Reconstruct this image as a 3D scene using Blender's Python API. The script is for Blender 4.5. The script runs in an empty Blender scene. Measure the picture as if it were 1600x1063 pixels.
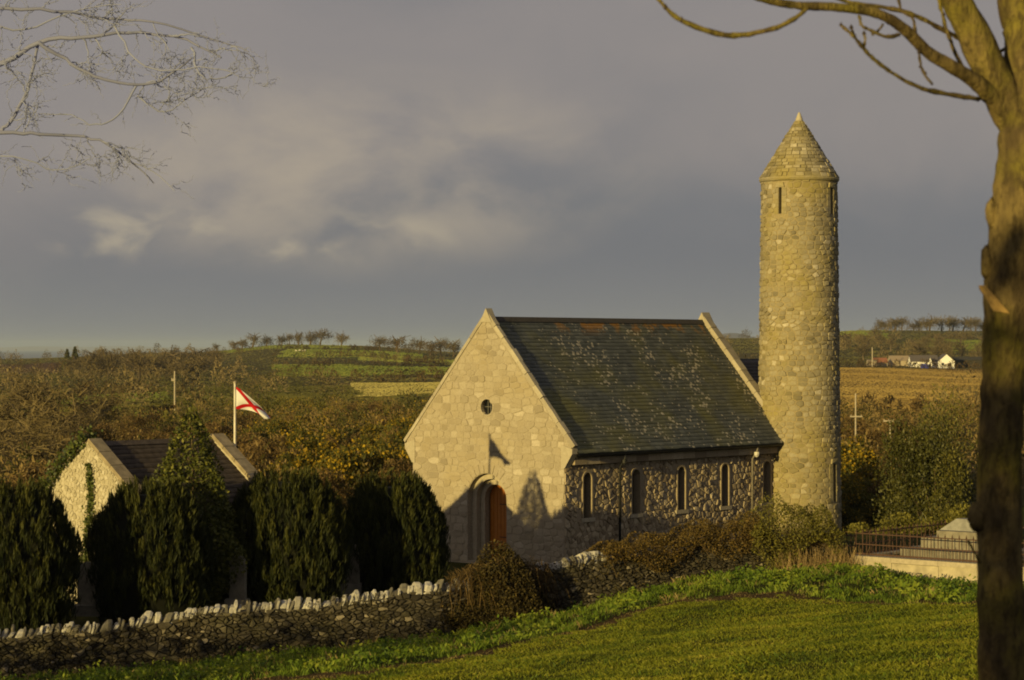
import bpy, math, random
import numpy as np
from mathutils import Vector, Matrix
from mathutils.geometry import tessellate_polygon

# ------------------------------------------------------------------ camera, sky, sun, exposure
scene = bpy.context.scene
COL = scene.collection
RN = random.Random(11)
rng = np.random.default_rng(11)
FPX = 3700.0                      # focal length in photograph pixels (1600 wide)
EYE = 7.0
HORIZ = 543.0

cam_data = bpy.data.cameras.new('camera')
cam_data.sensor_width = 36.0
cam_data.lens = FPX / 1600.0 * 36.0
cam_data.shift_y = 11.5 / 1600.0
cam_data.clip_start = 0.1
cam_data.clip_end = 120000.0
cam_data.dof.use_dof = True
cam_data.dof.focus_distance = 84.0
cam_data.dof.aperture_fstop = 7.5
cam = bpy.data.objects.new('camera', cam_data)
cam.location = (0, 0, EYE)
cam.rotation_euler = (math.radians(90), 0, 0)
COL.objects.link(cam)
scene.camera = cam

SUN_AZ = math.radians(34.5)       # heading of the light, measured from +Y towards +X
SUN_EL = math.radians(8.4)
HX, HY = math.sin(SUN_AZ), math.cos(SUN_AZ)
sun_data = bpy.data.lights.new('sun', 'SUN')
sun_data.energy = 5.0
sun_data.color = (1.0, 0.77, 0.29)
sun_data.angle = math.radians(0.53)
sun = bpy.data.objects.new('sun', sun_data)
ray = Vector((HX * math.cos(SUN_EL), HY * math.cos(SUN_EL), -math.sin(SUN_EL)))
sun.rotation_euler = ray.to_track_quat('-Z', 'Y').to_euler()
sun.location = (-20, -25, 30)
COL.objects.link(sun)

world = bpy.data.worlds.new('World')
scene.world = world
world.use_nodes = True
wn, wl = world.node_tree.nodes, world.node_tree.links
wn.clear()
def W(kind, **kw):
    n = wn.new(kind)
    for k, v in kw.items():
        setattr(n, k, v)
    return n
def wmath(op, a, b=None, clamp=False):
    n = wn.new('ShaderNodeMath'); n.operation = op; n.use_clamp = clamp
    for i, v in enumerate((a, b)):
        if v is None: continue
        if isinstance(v, (int, float)): n.inputs[i].default_value = v
        else: wl.new(v, n.inputs[i])
    return n.outputs[0]
def wmix(f, a, b):
    n = wn.new('ShaderNodeMix'); n.data_type = 'RGBA'
    if isinstance(f, (int, float)): n.inputs[0].default_value = f
    else: wl.new(f, n.inputs[0])
    for i, v in ((6, a), (7, b)):
        if isinstance(v, tuple): n.inputs[i].default_value = (*v, 1)
        else: wl.new(v, n.inputs[i])
    return n.outputs[2]
def wnoise(scale, detail, rough, vec, dist=0.0):
    n = wn.new('ShaderNodeTexNoise')
    n.inputs['Scale'].default_value = scale; n.inputs['Detail'].default_value = detail
    n.inputs['Roughness'].default_value = rough; n.inputs['Distortion'].default_value = dist
    wl.new(vec, n.inputs['Vector'])
    return n.outputs['Fac']
def wramp(v, lo, hi):
    n = wn.new('ShaderNodeMapRange'); n.interpolation_type = 'SMOOTHSTEP'
    wl.new(v, n.inputs[0]); n.inputs[1].default_value = lo; n.inputs[2].default_value = hi
    return n.outputs[0]
sky = W('ShaderNodeTexSky', sky_type='NISHITA', sun_disc=False)
sky.sun_elevation = SUN_EL
sky.sun_rotation = math.radians(180) + SUN_AZ
sky.air_density = 1.0; sky.dust_density = 2.5; sky.ozone_density = 2.0
bg_sky = W('ShaderNodeBackground'); bg_sky.inputs[1].default_value = 0.07
wl.new(sky.outputs[0], bg_sky.inputs[0])
tc = W('ShaderNodeTexCoord')
sep = W('ShaderNodeSeparateXYZ'); wl.new(tc.outputs['Generated'], sep.inputs[0])
DX, DY, DZ = sep.outputs
mp = W('ShaderNodeMapping'); mp.inputs['Scale'].default_value = (1.0, 1.0, 1.7)
mp.inputs['Location'].default_value = (0.37, 0.21, 0.13)
wl.new(tc.outputs['Generated'], mp.inputs[0])
big = wnoise(4.0, 3.0, 0.5, mp.outputs[0], 0.3)
med = wnoise(13.0, 5.0, 0.55, mp.outputs[0], 0.5)
fine = wnoise(30.0, 6.0, 0.6, mp.outputs[0], 0.2)
# cloud deck: blue-grey low down, mauve-grey above, warm lit billows low in the left of the view
low = wramp(DZ, 0.025, 0.095)
sd = wmath('MULTIPLY', DX, -0.55)
deck_f = wmath('ADD', wmath('ADD', wmath('MULTIPLY', low, 0.75), sd), wmath('MULTIPLY', wmath('SUBTRACT', big, 0.5), 1.1))
deck_f = wmath('ADD', deck_f, wmath('MULTIPLY', wmath('SUBTRACT', med, 0.5), 0.55))
deck = wmix(wramp(deck_f, 0.05, 0.85), (0.178, 0.182, 0.200), (0.292, 0.260, 0.250))
hz = wmath('SUBTRACT', 1.0, wramp(DZ, 0.0, 0.045))
deck = wmix(wmath('MULTIPLY', hz, 0.55), deck, (0.258, 0.258, 0.252))
lx = wmath('ADD', DX, 0.065); lz = wmath('ADD', DZ, -0.074)
dist = wmath('ADD', wmath('MULTIPLY', wmath('MULTIPLY', lx, lx), 75.0), wmath('MULTIPLY', wmath('MULTIPLY', lz, lz), 620.0))
warm_mask = wmath('SUBTRACT', 1.0, wramp(dist, 0.0, 1.6))
front = wramp(DY, 0.0, 0.5)
bil = wramp(wmath('ADD', wmath('MULTIPLY', med, 0.75), wmath('MULTIPLY', fine, 0.35)), 0.36, 0.74)
warm_f = wmath('MULTIPLY', wmath('MULTIPLY', warm_mask, bil), front)
deck = wmix(wmath('MULTIPLY', warm_f, 0.74, True), deck, (0.46, 0.385, 0.295))
l2x = wmath('ADD', DX, 0.125); l2z = wmath('ADD', DZ, -0.047)
d2_ = wmath('ADD', wmath('MULTIPLY', wmath('MULTIPLY', l2x, l2x), 95.0), wmath('MULTIPLY', wmath('MULTIPLY', l2z, l2z), 6500.0))
puff = wnoise(34.0, 5.0, 0.5, mp.outputs[0], 0.3)
puff_f = wmath('MULTIPLY', wmath('MULTIPLY', wmath('SUBTRACT', 1.0, wramp(d2_, 0.2, 1.5)), wramp(puff, 0.47, 0.72)), front)
deck = wmix(wmath('MULTIPLY', puff_f, 0.58, True), deck, (0.56, 0.47, 0.33))
bg_cloud = W('ShaderNodeBackground'); bg_cloud.inputs[1].default_value = 0.90
wl.new(deck, bg_cloud.inputs[0])
mixw = W('ShaderNodeMixShader'); mixw.inputs[0].default_value = 0.93
wl.new(bg_sky.outputs[0], mixw.inputs[1]); wl.new(bg_cloud.outputs[0], mixw.inputs[2])
wout = W('ShaderNodeOutputWorld'); wl.new(mixw.outputs[0], wout.inputs[0])

vs = scene.view_settings
vs.view_transform = 'Standard'; vs.look = 'None'; vs.exposure = 0.12; vs.gamma = 1.0
vs.use_curve_mapping = False
scene.render.engine = 'CYCLES'
scene.cycles.max_bounces = 5
scene.cycles.diffuse_bounces = 3
scene.cycles.transparent_max_bounces = 6
scene.cycles.filter_width = 1.9
scene.cycles.use_denoising = True

# ------------------------------------------------------------------ helpers
def P(x, y, d):
    """World point seen at photograph pixel (x, y) at a true distance d ahead."""
    return Vector(((x - 800.0) / FPX * d, d, EYE - (y - HORIZ) / FPX * d))

def mesh_of(name, V, F, tint=None, smooth=False):
    me = bpy.data.meshes.new(name)
    if isinstance(F, np.ndarray):
        n = F.shape[1]
        V = np.asarray(V, dtype=np.float32)
        me.vertices.add(len(V)); me.vertices.foreach_set('co', V.ravel())
        me.loops.add(F.size); me.loops.foreach_set('vertex_index', F.astype(np.int32).ravel())
        me.polygons.add(len(F))
        me.polygons.foreach_set('loop_start', np.arange(0, F.size, n, dtype=np.int32))
        me.update(calc_edges=True)
    else:
        me.from_pydata([tuple(v) for v in V], [], F)
        me.update()
    if tint is not None:
        at = me.attributes.new('tint', 'FLOAT', 'POINT')
        if np.isscalar(tint): tint = np.full(len(V), tint)
        at.data.foreach_set('value', np.asarray(tint, dtype=np.float32))
    if smooth:
        me.polygons.foreach_set('use_smooth', np.ones(len(me.polygons), dtype=bool))
    return me

def tag(o, label=None, cat=None, group=None, kind=None):
    if label: o['label'] = label
    if cat: o['category'] = cat
    if group: o['group'] = group
    if kind: o['kind'] = kind
    return o

def obj(name, me, mat=None, parent=None, loc=None):
    """Link a mesh object. Vertices are in world space unless loc is given; a child of an Empty is offset back."""
    o = bpy.data.objects.new(name, me)
    if mat is not None and len(me.materials) == 0:
        me.materials.append(mat)
    COL.objects.link(o)
    if parent is not None:
        o.parent = parent
        if loc is None and parent.parent is None:
            o.location = -parent.location
    if loc is not None:
        o.location = loc
    return o

def thing(name, loc, label, cat, group=None, rz=0.0, scale=1.0):
    o = bpy.data.objects.new(name, None)
    o.empty_display_size = 0.3
    COL.objects.link(o)
    o.location = loc; o.rotation_euler = (0, 0, rz)
    o.scale = (scale, scale, scale) if np.isscalar(scale) else scale
    return tag(o, label, cat, group)

class Geo:
    """Collects polygons of any size plus one tint per vertex."""
    def __init__(s): s.V = []; s.F = []; s.T = []
    def add(s, V, F, t=0.5):
        b = len(s.V)
        s.V.extend(V); s.F.extend([tuple(i + b for i in f) for f in F]); s.T.extend([t] * len(V))
    def box(s, o, ax, ay, az, t=0.5):
        o = Vector(o); ax = Vector(ax); ay = Vector(ay); az = Vector(az)
        V = [o, o + ax, o + ax + ay, o + ay, o + az, o + ax + az, o + ax + ay + az, o + ay + az]
        s.add(V, [(0, 3, 2, 1), (4, 5, 6, 7), (0, 1, 5, 4), (1, 2, 6, 5), (2, 3, 7, 6), (3, 0, 4, 7)], t)
    def tube(s, pts, rad, n=6, t=0.5, cap=True):
        pts = [Vector(p) for p in pts]
        m = len(pts)
        prev = None; rings = []
        for i, p in enumerate(pts):
            d = (pts[min(i + 1, m - 1)] - pts[max(i - 1, 0)]).normalized()
            if prev is None:
                x = d.orthogonal().normalized()
            else:
                x = (prev - d * prev.dot(d))
                x = x.normalized() if x.length > 1e-6 else d.orthogonal().normalized()
            prev = x
            y = d.cross(x)
            r = rad[i] if hasattr(rad, '__len__') else rad
            rings.append([p + (x * math.cos(2 * math.pi * k / n) + y * math.sin(2 * math.pi * k / n)) * r for k in range(n)])
        V = [v for r_ in rings for v in r_]
        F = []
        for i in range(m - 1):
            for k in range(n):
                k2 = (k + 1) % n
                F.append((i * n + k, i * n + k2, (i + 1) * n + k2, (i + 1) * n + k))
        if cap:
            F.append(tuple(range(n - 1, -1, -1))); F.append(tuple((m - 1) * n + k for k in range(n)))
        s.add(V, F, t)
    def mesh(s, name, smooth=False): return mesh_of(name, s.V, s.F, s.T, smooth)

def slab(outer, holes, to3, depth, t=0.5, geo=None):
    """A plate with holes: outline in (u, v); to3(u, v, w) with w going inwards."""
    g = geo or Geo()
    loops = [outer] + holes
    tris = tessellate_polygon([[Vector((u, v, 0)) for u, v in lp] for lp in loops])
    flat = [p for lp in loops for p in lp]
    n = len(flat)
    V = [to3(u, v, 0) for u, v in flat] + [to3(u, v, depth) for u, v in flat]
    F = [tuple(tr) for tr in tris] + [tuple(i + n for i in reversed(tr)) for tr in tris]
    b = 0
    for lp in loops:
        m = len(lp)
        for i in range(m):
            j = (i + 1) % m
            F.append((b + i, b + j, b + j + n, b + i + n))
        b += m
    g.add(V, F, t)
    return g

def arch(hw, z0, zs, cx, n=10, pointed=1.0):
    """Door or lancet outline: straight jambs with a round (or slightly pointed) head."""
    pts = [(cx - hw, z0), (cx + hw, z0)]
    for i in range(n + 1):
        a = math.pi * i / n
        pts.append((cx + hw * math.cos(a), zs + hw * pointed * math.sin(a)))
    return pts

def clip_half(poly, px_, py_, nx, ny):
    out = []
    m = len(poly)
    for i in range(m):
        a = poly[i]; b = poly[(i + 1) % m]
        da = (a[0] - px_) * nx + (a[1] - py_) * ny
        db = (b[0] - px_) * nx + (b[1] - py_) * ny
        if da <= 0: out.append(a)
        if (da < 0 < db) or (db < 0 < da):
            f = da / (da - db)
            out.append((a[0] + (b[0] - a[0]) * f, a[1] + (b[1] - a[1]) * f))
    return out

def clip_convex(poly, conv):
    m = len(conv)
    for i in range(m):
        a = conv[i]; b = conv[(i + 1) % m]
        poly = clip_half(poly, a[0], a[1], b[1] - a[1], -(b[0] - a[0]))
        if len(poly) < 3: return []
    return poly

def voronoi(pts, bound, k=18):
    pts = np.asarray(pts)
    cells = []
    for i, p in enumerate(pts):
        d2 = ((pts - p) ** 2).sum(1)
        idx = np.argsort(d2)[1:k + 1]
        R_ = 3.0 * math.sqrt(d2[idx[-1]]) + 0.1
        poly = [(p[0] - R_, p[1] - R_), (p[0] + R_, p[1] - R_), (p[0] + R_, p[1] + R_), (p[0] - R_, p[1] + R_)]
        for j in idx:
            q = pts[j]
            poly = clip_half(poly, (p[0] + q[0]) / 2, (p[1] + q[1]) / 2, q[0] - p[0], q[1] - p[1])
        poly = clip_convex(poly, bound)
        cells.append(poly)
    return cells

def jitter_grid(u0, u1, v0, v1, du, dv, jit=0.38):
    out = []
    nv = max(1, int(round((v1 - v0) / dv))); nu = max(1, int(round((u1 - u0) / du)))
    for j in range(nv):
        for i in range(nu):
            if RN.random() < 0.06: continue
            out.append((u0 + (i + 0.5 + 0.5 * (j % 2) - 0.25 + RN.uniform(-jit, jit)) * (u1 - u0) / nu,
                        v0 + (j + 0.5 + RN.uniform(-jit, jit)) * (v1 - v0) / nv))
    return out

def area2(poly):
    return 0.5 * sum(poly[i][0] * poly[(i + 1) % len(poly)][1] - poly[(i + 1) % len(poly)][0] * poly[i][1] for i in range(len(poly)))

def inset(poly, m):
    cx = sum(p[0] for p in poly) / len(poly); cy = sum(p[1] for p in poly) / len(poly)
    out = []
    for x, y in poly:
        d = math.hypot(cx - x, cy - y) + 1e-6
        f = min(0.45, m / d)
        out.append((x + (cx - x) * f, y + (cy - y) * f))
    return out

def stone_geo(poly, to3, h, joint, bevel, rough, g=None, t=None, jit=0.012):
    """One stone: outline poly, rising h proud of the wall face, with a worn edge and uneven face. to3(u, v, w) w<0 is proud."""
    g = g or Geo()
    a = inset(poly, joint); b = inset(poly, joint + bevel)
    cx = sum(p[0] for p in poly) / len(poly); cy = sum(p[1] for p in poly) / len(poly)
    a = [(x + RN.uniform(-jit, jit), y + RN.uniform(-jit, jit)) for x, y in a]
    n = len(a)
    tx, ty = RN.uniform(-rough, rough), RN.uniform(-rough, rough)
    V = [to3(x, y, 0.03) for x, y in a]
    V += [to3(x, y, -max(0.004, h * RN.uniform(0.75, 1.1) + tx * (x - cx) + ty * (y - cy))) for x, y in b]
    V.append(to3(cx, cy, -h * 1.12))
    F = []
    for i in range(n):
        j = (i + 1) % n
        F.append((i, j, n + j, n + i)); F.append((n + i, n + j, 2 * n))
    g.add(V, F, RN.random() if t is None else t)
    return g

# ------------------------------------------------------------------ materials
def new_mat(name):
    m = bpy.data.materials.new(name); m.use_nodes = True
    nt = m.node_tree
    b = nt.nodes['Principled BSDF']
    b.inputs['Specular IOR Level'].default_value = 0.25
    return m, nt, b

def nd(nt, kind, **kw):
    n = nt.nodes.new(kind)
    for k, v in kw.items(): setattr(n, k, v)
    return n

def mixc(nt, f, a, b, mode='MIX'):
    n = nt.nodes.new('ShaderNodeMix'); n.data_type = 'RGBA'; n.blend_type = mode
    if isinstance(f, (int, float)): n.inputs[0].default_value = f
    else: nt.links.new(f, n.inputs[0])
    for i, v in ((6, a), (7, b)):
        if isinstance(v, tuple): n.inputs[i].default_value = (*v, 1)
        else: nt.links.new(v, n.inputs[i])
    return n.outputs[2]

def noise(nt, scale, detail=4.0, rough=0.55, vec=None, out='Fac'):
    n = nt.nodes.new('ShaderNodeTexNoise')
    n.inputs['Scale'].default_value = scale; n.inputs['Detail'].default_value = detail; n.inputs['Roughness'].default_value = rough
    if vec is not None: nt.links.new(vec, n.inputs['Vector'])
    return n.outputs[out]

def mrange(nt, v, lo, hi, a=0.0, b=1.0):
    n = nt.nodes.new('ShaderNodeMapRange')
    nt.links.new(v, n.inputs[0])
    for i, q in ((1, lo), (2, hi), (3, a), (4, b)): n.inputs[i].default_value = q
    return n.outputs[0]

def nmath(nt, op, a, b=None):
    n = nt.nodes.new('ShaderNodeMath'); n.operation = op; n.use_clamp = False
    for i, v in enumerate((a, b)):
        if v is None: continue
        if isinstance(v, (int, float)): n.inputs[i].default_value = v
        else: nt.links.new(v, n.inputs[i])
    return n.outputs[0]

def ramp(nt, v, stops):
    n = nt.nodes.new('ShaderNodeValToRGB')
    e = n.color_ramp.elements
    while len(e) < len(stops): e.new(0.5)
    for i, (p, c) in enumerate(stops):
        e[i].position = p; e[i].color = (*c, 1)
    nt.links.new(v, n.inputs[0])
    return n.outputs[0]

def world_pos(nt):
    return nt.nodes.new('ShaderNodeNewGeometry').outputs['Position']

def attr(nt, name='tint'):
    n = nt.nodes.new('ShaderNodeAttribute'); n.attribute_name = name
    return n.outputs['Fac']

def bump(nt, b, h, strength, dist):
    n = nt.nodes.new('ShaderNodeBump'); n.inputs['Strength'].default_value = strength; n.inputs['Distance'].default_value = dist
    nt.links.new(h, n.inputs['Height']); nt.links.new(n.outputs[0], b.inputs['Normal'])

def stone_mat(name, stops, patch=None, rough=0.9, fine=18.0, lichen=None):
    """Stone: colour of each piece by its tint, blotches by noise, slow patches of lichen or stain."""
    m, nt, b = new_mat(name)
    pos = world_pos(nt)
    c = ramp(nt, attr(nt), stops)
    n1 = noise(nt, fine, 5, 0.65, pos)
    c = mixc(nt, mrange(nt, n1, 0.3, 0.75, 0.0, 0.55), c, (stops[0][1][0] * 0.75, stops[0][1][1] * 0.73, stops[0][1][2] * 0.7))
    if patch:
        n2 = noise(nt, patch[1], 3, 0.6, pos)
        c = mixc(nt, mrange(nt, n2, patch[2], patch[3], 0.0, patch[4]), c, patch[0])
    if lichen:
        n3 = noise(nt, lichen[1], 5, 0.7, pos)
        c = mixc(nt, mrange(nt, n3, lichen[2], lichen[2] + 0.05, 0.0, lichen[3]), c, lichen[0])
    nt.links.new(c, b.inputs['Base Color'])
    b.inputs['Roughness'].default_value = rough
    bump(nt, b, noise(nt, fine * 1.6, 6, 0.7, pos), 0.55, 0.03)
    return m

def leaf_mat(name, stops, rough=0.6, obj_var=0.0, trans=0.25, spec=0.2):
    m, nt, b = new_mat(name)
    v = attr(nt)
    if obj_var:
        oi = nt.nodes.new('ShaderNodeObjectInfo')
        v = nmath(nt, 'ADD', v, nmath(nt, 'MULTIPLY', nmath(nt, 'SUBTRACT', oi.outputs['Random'], 0.5), obj_var))
    c = ramp(nt, v, stops)
    nt.links.new(c, b.inputs['Base Color'])
    b.inputs['Roughness'].default_value = rough
    b.inputs['Specular IOR Level'].default_value = spec
    if trans:
        tr = nt.nodes.new('ShaderNodeBsdfTranslucent'); nt.links.new(c, tr.inputs[0])
        mx = nt.nodes.new('ShaderNodeMixShader'); mx.inputs[0].default_value = trans
        out = nt.nodes['Material Output']
        nt.links.new(b.outputs[0], mx.inputs[1]); nt.links.new(tr.outputs[0], mx.inputs[2]); nt.links.new(mx.outputs[0], out.inputs[0])
    return m

def plain(name, c, rough=0.7, metal=0.0, nscale=8.0, var=0.25, spec=0.25):
    m, nt, b = new_mat(name)
    pos = world_pos(nt)
    n1 = noise(nt, nscale, 4, 0.6, pos)
    cc = mixc(nt, mrange(nt, n1, 0.3, 0.7), tuple(q * (1 - var) for q in c), tuple(min(1, q * (1 + var)) for q in c))
    nt.links.new(cc, b.inputs['Base Color'])
    b.inputs['Roughness'].default_value = rough; b.inputs['Metallic'].default_value = metal
    b.inputs['Specular IOR Level'].default_value = spec
    return m

M = {}
M['gable'] = stone_mat('gable granite', [(0, (.26, .22, .155)), (.45, (.365, .312, .226)), (.8, (.41, .358, .268)), (1, (.50, .44, .34))],
                       patch=((.33, .265, .15), .6, .45, .7, .5), fine=14)
M['mortar'] = plain('lime mortar', (.31, .265, .19), .95, nscale=20)
M['rubble'] = stone_mat('rubble granite', [(0, (.22, .17, .11)), (.4, (.33, .265, .175)), (.8, (.44, .36, .24)), (1, (.54, .45, .31))], fine=16)
M['rubble_mortar'] = plain('rubble mortar', (.29, .235, .155), .95, nscale=20)
M['dressed'] = plain('dressed granite', (.36, .31, .22), .9, nscale=10, var=.18)
M['tower'] = stone_mat('tower granite', [(0, (.165, .142, .088)), (.45, (.285, .245, .155)), (.8, (.36, .315, .21)), (1, (.50, .445, .33))],
                       patch=((.27, .215, .055), .6, .45, .66, .65), fine=13)
M['tower_mortar'] = plain('tower mortar', (.27, .22, .12), .95, nscale=18)
M['coping'] = stone_mat('gable coping', [(0, (.30, .26, .19)), (1, (.46, .41, .30))], fine=10)
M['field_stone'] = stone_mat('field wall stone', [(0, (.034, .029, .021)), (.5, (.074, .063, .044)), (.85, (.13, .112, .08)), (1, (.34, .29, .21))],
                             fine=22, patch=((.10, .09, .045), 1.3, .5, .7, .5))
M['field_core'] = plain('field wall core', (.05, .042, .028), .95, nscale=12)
M['cap_stone'] = stone_mat('wall cap stone', [(0, (.08, .072, .055)), (.4, (.20, .185, .15)), (.7, (.40, .375, .32)), (1, (.56, .53, .46))], fine=9,
                           lichen=((.16, .14, .10), 4.0, .56, .75))
M['iron'] = plain('rusted iron', (.075, .042, .03), .75, .2, 20)
M['lead'] = plain('black iron', (.02, .02, .02), .5, .3)
M['pole_wood'] = plain('weathered pole', (.36, .31, .23), .85)
M['tomb'] = plain('weathered tomb stone', (.19, .17, .13), .9, nscale=6)
M['plinth'] = plain('rendered plinth', (.38, .33, .225), .92, nscale=3, var=.3)
M['render_white'] = plain('white render', (.80, .78, .72), .85, var=.05)
M['slate_far'] = plain('far slate', (.10, .085, .08), .7)

# door wood
m, nt, b = new_mat('varnished door wood')
wv = noise(nt, 6.0, 5, .6, world_pos(nt))
nt.links.new(mixc(nt, wv, (.30, .095, .012), (.50, .19, .028)), b.inputs['Base Color'])
b.inputs['Roughness'].default_value = .45
M['door'] = m
# glass
m, nt, b = new_mat('leaded window glass')
b.inputs['Base Color'].default_value = (.012, .013, .014, 1); b.inputs['Roughness'].default_value = .25
b.inputs['Specular IOR Level'].default_value = .12
M['glass'] = m

# ------------------------------------------------------------------ terrain
def sstep(v, a, b):
    t = np.clip((np.asarray(v, dtype=float) - a) / (b - a), 0, 1)
    return t * t * (3 - 2 * t)

# field wall: pixel x, distance, foot height, top of the coping
WALL = [(-420, 53.2, -1.1, .05), (-150, 54.4, -1.0, .30), (0, 55.0, -.80, .50), (300, 56.0, -.55, .92), (480, 56.6, -.33, 1.12),
        (680, 57.4, -.10, 1.36), (850, 59.4, .16, 1.70), (940, 60.3, .45, 1.85), (1100, 62.0, .92, 2.12), (1300, 63.4, 1.10, 2.25)]
WXY = np.array([((x - 800) / FPX * d, d) for x, d, _, _ in WALL])
WFOOT = np.array([w[2] for w in WALL]); WTOP = np.array([w[3] for w in WALL])
def wall_y(X): return np.interp(X, GXY[:, 0], GXY[:, 1])

TD = np.array([100, 110, 160, 250, 400, 600, 900, 1000, 1200, 1500, 1800, 2100, 2600, 3600], dtype=float)
TX = np.array([-2500, -300, 0, 300, 450, 560, 720, 1000, 1150, 1350, 1540, 1800, 4000], dtype=float)
_t = {
    0:    [800, 790, 742, 692, 652, 622, 598, 592, 582, 570, 561],
    300:  [795, 782, 727, 682, 642, 614, 592, 587, 576, 561, 551],
    450:  [790, 775, 720, 676, 636, 611, 589, 582, 570, 548, 539],
    560:  [785, 768, 716, 672, 632, 610, 590, 583, 569, 549, 541],
    720:  [780, 762, 712, 668, 627, 605, 590, 584, 573, 559, 550],
    1000: [770, 752, 705, 660, 625, 605, 588, 582, 568, 550, 540],
    1150: [772, 752, 708, 664, 630, 606, 584, 577, 562, 540, 529],
    1350: [775, 756, 715, 672, 636, 610, 580, 572, 558, 532, 517],
    1540: [775, 758, 718, 676, 642, 614, 586, 577, 560, 536, 517]}
TZ = np.zeros((len(TX), len(TD)))
for i, x in enumerate(TX):
    src = _t[int(min(max(x, 0), 1540))] if int(min(max(x, 0), 1540)) in _t else _t[1540]
    for j in range(11):
        TZ[i, j] = EYE - (src[j] - HORIZ) / FPX * TD[j]
    TZ[i, 11] = TZ[i, 10] - 3; TZ[i, 12] = -22; TZ[i, 13] = -80
def far_z(X, Y):
    Y = np.maximum(Y, 100.0)
    px = 800 + X / Y * FPX
    ix = np.clip(np.searchsorted(TX, px) - 1, 0, len(TX) - 2)
    fx = sstep((px - TX[ix]) / (TX[ix + 1] - TX[ix]), 0, 1)
    L = np.log(TD); ly = np.log(np.clip(Y, 100, 3599))
    iy = np.clip(np.searchsorted(L, ly) - 1, 0, len(TD) - 2)
    fy = np.clip((ly - L[iy]) / (L[iy + 1] - L[iy]), 0, 1)
    z = (TZ[ix, iy] * (1 - fx) * (1 - fy) + TZ[ix + 1, iy] * fx * (1 - fy) + TZ[ix, iy + 1] * (1 - fx) * fy + TZ[ix + 1, iy + 1] * fx * fy)
    return z + 0.35 * np.sin(X * .045 + Y * .02) * np.sin(Y * .031) * sstep(Y, 110, 200)

def plane_z(X, Y): return 5.2 + .097 * X - .088 * Y
GXY = np.vstack([WXY, [(9.3, 63.0), (14.0, 58.9), (18.0, 55.4), (30.0, 52.0)]])
GFOOT = np.r_[WFOOT, [.90, .52, .5, 1.4]]
WCORR = GFOOT - plane_z(GXY[:, 0], GXY[:, 1])
VERGE = np.array([(-12.0, 51.0), (-9.0, 47.0), (-5.5, 43.0), (-2.5, 41.5), (.66, 48.9), (3.1, 55.0), (6.0, 54.4), (8.85, 47.0), (14, 42.0)])
def verge_y(X): return np.interp(X, VERGE[:, 0], VERGE[:, 1]) + .35 * np.sin(np.asarray(X) * 2.1) + .2 * np.sin(np.asarray(X) * 5.3)

def ground_z(X, Y):
    X = np.asarray(X, dtype=float); Y = np.asarray(Y, dtype=float)
    wy = wall_y(X)
    corr = np.interp(X, GXY[:, 0], WCORR)
    field = 5.2 + np.clip(.097 * X, -3.2, 2.4) - .088 * Y + corr * sstep(Y / np.maximum(wy, 1), .74, .985)
    field = field + .05 * np.sin(X * .9 + 1.3) * np.sin(Y * .7) * sstep(Y, 12, 25)
    lumps = np.sin(X * 3.9 + Y * 1.1) * np.sin(Y * 2.7 - X * .8) + .6 * np.sin(X * 7.3 + 2) * np.sin(Y * 4.9 + X)
    field = field + .075 * lumps * sstep(Y - verge_y(X), .0, .9) * (1 - sstep(Y, wy - .6, wy)) + .015 * lumps
    yard = -.55 + 1.75 * sstep(X, 4.5, 8.8) * (1 - sstep(Y, 70, 86)) + .2 * sstep(X, 2, 9)
    k = sstep(Y, wy - .1, wy + .5)
    z = field * (1 - k) + yard * k
    f = sstep(Y, 97, 118)
    return z * (1 - f) + far_z(X, Y) * f

# fields on the far slopes: (left px, right px at near edge), distance range, colour
FIELDS = [
    ((1150, 1900), (330, 985), (.235, .145, .038)),        # golden brown stubble right
    ((548, 1100), (470, 760), (.26, .20, .065)),           # pale stubble beside the church
    ((425, 560), (900, 1200), (.085, .105, .022)),
    ((540, 1050), (930, 1180), (.085, .115, .022)),
    ((430, 660), (1330, 1600), (.090, .115, .026)),
    ((335, 560), (1620, 1950), (.095, .11, .03)),
    ((560, 760), (1260, 1420), (.10, .11, .03)),
    ((60, 260), (500, 610), (.08, .11, .02)),
    ((90, 185), (370, 450), (.075, .12, .018)),
    ((215, 335), (330, 375), (.16, .15, .04)),
    ((1250, 1390), (1500, 1900), (.10, .115, .028)),
    ((1440, 1700), (1260, 1560), (.10, .125, .026)),
    ((-200, 110), (1150, 1500), (.14, .075, .045)),
    ((1130, 1300), (1050, 1300), (.11, .09, .035)),
]
def ground_col(X, Y):
    n = X.shape
    c = np.zeros(n + (3,)); c[:] = (.115, .098, .036)
    px = 800 + X / np.maximum(Y, 1) * FPX
    wob = 14 * np.sin(Y * .013 + 1) + 6 * np.sin(Y * .05)
    for (x0, x1), (d0, d1), col in FIELDS:
        e = 18 * np.sin(px * .011 + d0) * (d0 / 1000)
        inside = (px > x0 + wob) & (px < x1 + wob) & (Y > d0 + e) & (Y < d1 + e)
        c[inside] = col
    near = Y < wall_y(X) + .2
    vy = verge_y(X)
    c[near] = (.070, .082, .012)
    c[near & (Y > vy)] = (.055, .068, .014)
    fur = np.abs(Y - vy + .6) < 1.1
    c[near & fur] = (.105, .066, .030)
    yd = (~near) & (Y < 105)
    c[yd] = (.05, .058, .014)
    return c

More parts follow.
